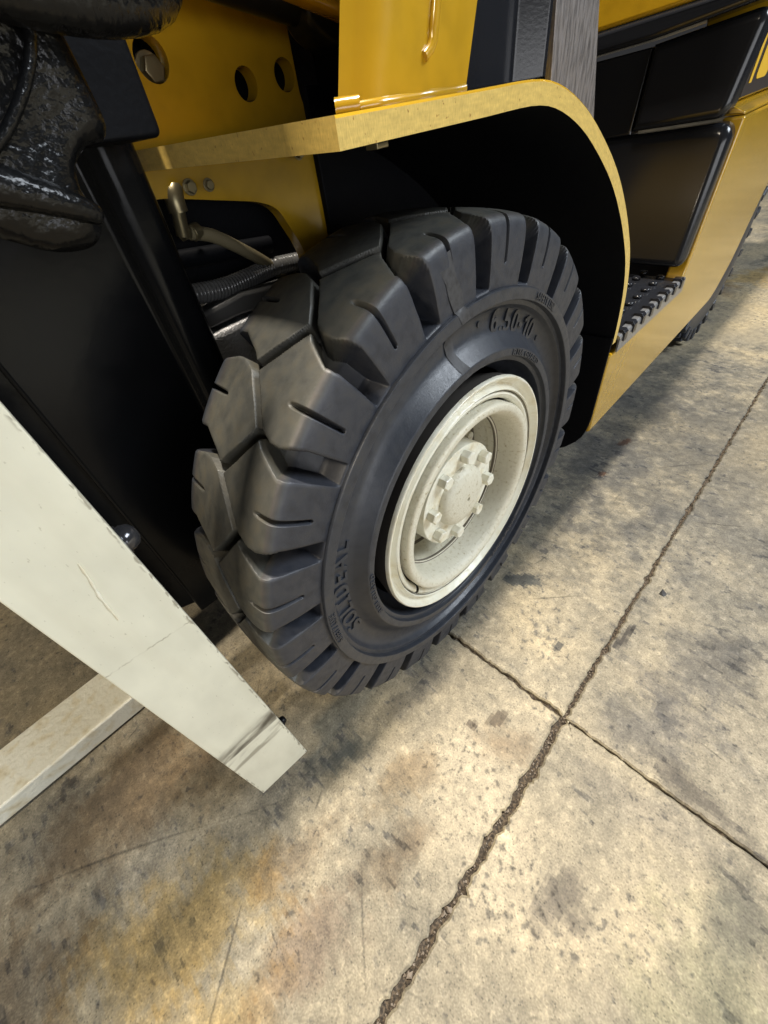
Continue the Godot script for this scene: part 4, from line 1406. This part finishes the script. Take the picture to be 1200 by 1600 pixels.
func plate_material() -> StandardMaterial3D:
	# paint with a dirty band near the foot, a seam line and scuffs; laid out over x and y of the plate
	var W := 256
	var H := 2048
	var im := Image.create(W, H, false, Image.FORMAT_RGB8)
	var n1 := noise(0.02, 301, 5)
	var n2 := noise(0.006, 302, 4)
	var n3 := noise(0.09, 303, 3)
	for j in H:
		var y := 1.0 - float(j) / H       # 0..1 m above the floor
		for i in W:
			var x := float(i) / W
			var v := 0.95 + 0.05 * n2.get_noise_2d(i, j)
			var c := Color(v, v, v * 0.985)
			var X := -0.38 + 0.075 * x
			var yb := y - (0.1868 - 0.137 * (X + 0.374))
			var band := smoothstep(-0.001, 0.001, yb) * (1.0 - smoothstep(0.006, 0.026 + 0.014 * x, yb))
			var st := 0.35 + 0.35 * x + 1.0 * n1.get_noise_2d(i * 0.25, j * 1.2)
			c = c.lerp(Color(0.24, 0.225, 0.21), clampf(band * st, 0, 0.85))
			var b2 := smoothstep(-0.030, -0.026, yb) * (1.0 - smoothstep(-0.012, -0.002, yb))
			c = c.lerp(Color(0.45, 0.43, 0.40), clampf(b2 * (0.1 + 0.25 * x + 0.9 * n1.get_noise_2d(i * 0.3 + 90.0, j * 1.5)), 0, 0.5))
			# seam
			var ys := y - (0.3949 - 0.117 * (X + 0.373))
			c = c.lerp(Color(0.50, 0.47, 0.42), 0.6 * (1.0 - smoothstep(0.0, 0.0009, absf(ys + 0.0010 * n3.get_noise_2d(i * 0.7, 0)))) * clampf(0.3 + 1.6 * n1.get_noise_2d(i * 1.1, 40), 0.12, 1.0))
			var sp := smoothstep(0.86, 0.95, n3.get_noise_2d(i * 1.3, j * 0.7) * 1.35)
			c = c.lerp(Color(0.62, 0.59, 0.53), sp * 0.4)
			var el := X - (-0.3777 + 0.012 * (y - 0.054))
			var er := (-0.3122 + 0.0095 * (y - 0.048)) - X
			var ed := smoothstep(0.0035, 0.0006, minf(el, er)) * smoothstep(0.12, 0.3, n3.get_noise_2d(i * 0.7, j * 0.35))
			c = c.lerp(Color(0.36, 0.33, 0.29), ed * 0.7)
			var dust := smoothstep(0.16, 0.0, y - 0.03) * 0.10 + clampf(n1.get_noise_2d(i * 0.5 + 300.0, j * 0.12), 0.0, 1.0) * 0.12
			c = c.lerp(Color(0.72, 0.68, 0.6), dust)
			im.set_pixel(i, j, c)
	var m: StandardMaterial3D = M.cream.duplicate()
	m.albedo_texture = ImageTexture.create_from_image(im)
	m.uv1_triplanar = true
	m.uv1_world_triplanar = true
	# x from -0.38 to -0.305 fills the width; y fills one metre
	m.uv1_scale = Vector3(1.0 / 0.075, 1.0, 1.0 / 0.075)
	m.uv1_offset = Vector3(0.38 / 0.075, 0.0, 0.0)
	m.roughness_texture = null
	m.normal_enabled = false
	m.roughness = 0.36
	return m

func casting(t: PackedVector3Array, poly: PackedVector2Array, z: float, depth: float) -> void:
	# dense front face whose relief dies towards the rounded outline
	var p := ccw(poly)
	var n1 := noise(16.0, 401, 4)
	var n2 := noise(55.0, 402, 3)
	var step := 0.0035
	var lo := p[0]
	var hi := p[0]
	for q in p:
		lo = lo.min(q)
		hi = hi.max(q)
	var hgt := func(q: Vector2) -> float:
		var d: float = sd_poly(q, p)
		var r := clampf(d / 0.0075, 0.0, 1.0)
		return z - 0.0085 * (1.0 - sqrt(1.0 - (1.0 - r) * (1.0 - r))) + (0.0035 * n1.get_noise_2dv(q) + 0.0006 * n2.get_noise_2dv(q)) * r
	var cells := {}
	var nx := int((hi.x - lo.x) / step) + 1
	var ny := int((hi.y - lo.y) / step) + 1
	var grid := {}
	for j in ny + 1:
		for i in nx + 1:
			var q := lo + Vector2(i, j) * step
			var d := sd_poly(q, p)
			if d < -step * 1.5:
				continue
			if d < 0.0:
				# pull to the outline
				var e := 1e-4
				var g := Vector2(sd_poly(q + Vector2(e, 0), p) - d, sd_poly(q + Vector2(0, e), p) - d)
				if g.length() > 1e-9:
					q -= g.normalized() * d
			grid[Vector2i(i, j)] = Vector3(q.x, q.y, hgt.call(q))
	for j in ny:
		for i in nx:
			var a := Vector2i(i, j)
			if grid.has(a) and grid.has(a + Vector2i(1, 0)) and grid.has(a + Vector2i(1, 1)) and grid.has(a + Vector2i(0, 1)):
				quad(t, grid[a], grid[a + Vector2i(1, 0)], grid[a + Vector2i(1, 1)], grid[a + Vector2i(0, 1)])
	var n := p.size()
	for i in n:
		var j := (i + 1) % n
		quad(t, Vector3(p[i].x, p[i].y, z - depth), Vector3(p[j].x, p[j].y, z - depth), Vector3(p[j].x, p[j].y, z - 0.0135), Vector3(p[i].x, p[i].y, z - 0.0135))

# ---------------------------------------------------------------- scene
func area(at: Vector3, to: Vector3, size: Vector2, energy: float, c: Color) -> void:
	var l := AreaLight3D.new()
	l.name = numbered("unseen_light")
	l.area_size = size
	l.area_normalize_energy = true
	l.light_energy = energy
	l.light_color = c
	l.shadow_enabled = true
	l.area_range = 30.0
	add_child(l)
	var up := Vector3.UP if absf((to - at).normalized().y) < 0.95 else Vector3.BACK
	l.look_at_from_position(at, to, up)

func _ready() -> void:
	var cam := Camera3D.new()
	cam.name = "camera"
	add_child(cam)
	cam.transform = Transform3D(Basis(Vector3(0.68353041, -0.12591048, 0.71898034), Vector3(0.57513305, 0.69942887, -0.42428908), Vector3(-0.44945317, 0.70352385, 0.55049618)), Vector3(-0.30013068, 0.63621507, 0.1985527)).orthonormalized()
	cam.fov = 103.498
	cam.near = 0.01
	cam.far = 60.0
	cam.current = true
	var we := WorldEnvironment.new()
	we.name = "surroundings"
	var e := Environment.new()
	e.background_mode = Environment.BG_COLOR
	e.background_color = lin(0.022, 0.022, 0.023)
	e.tonemap_mode = Environment.TONE_MAPPER_LINEAR
	e.tonemap_exposure = 1.36
	e.sdfgi_enabled = true
	e.ssao_enabled = true
	e.ssil_enabled = true
	we.environment = e
	add_child(we)
	# high-bay lamp nearly overhead, the open dock door beside the truck, a lamp in front
	area(Vector3(0.50, 4.6, -0.20), Vector3(0.2, 0, 0.1), Vector2(0.34, 0.3), 31.0, Color(1.0, 0.96, 0.90))
	var sp := SpotLight3D.new()  # added unseen lamp: brightens the open floor for highlights and bounce on the truck
	sp.name = numbered("unseen_light")
	sp.light_energy = 110.0
	sp.light_color = Color(0.94, 0.97, 1.0)
	sp.light_size = 0.25
	sp.spot_angle = 29.0
	sp.spot_angle_attenuation = 0.35
	sp.spot_range = 30.0
	sp.shadow_enabled = true
	add_child(sp)
	sp.look_at_from_position(Vector3(0.2, 4.6, 3.5), Vector3(0.2, 0, 3.5), Vector3.BACK)
	area(Vector3(-2.0, 0.95, 4.4), Vector3(-1.6, 0.8, 0.0), Vector2(4.6, 1.1), 6.5, Color(0.98, 0.985, 1.0))
	area(Vector3(2.6, 3.6, 3.0), Vector3(0.1, 0.3, 0.0), Vector2(2.4, 1.6), 22.0, Color(0.93, 0.965, 1.0))
	area(Vector3(-3.0, 3.2, -0.1), Vector3(-0.2, 0.3, -0.1), Vector2(0.5, 0.4), 8.0, Color(1.0, 0.94, 0.84))
	make_materials()
	build_floor()
	truck = Node3D.new()
	truck.name = "forklift"
	add_child(truck)
	tag(truck, "yellow forklift with black mast, cream wheel rim and black solid tyres", "forklift")
	build_body()
	build_fender()
	build_posts()
	build_inner()
	build_mast()
	build_rim()
	build_tyre()
	pebbles()
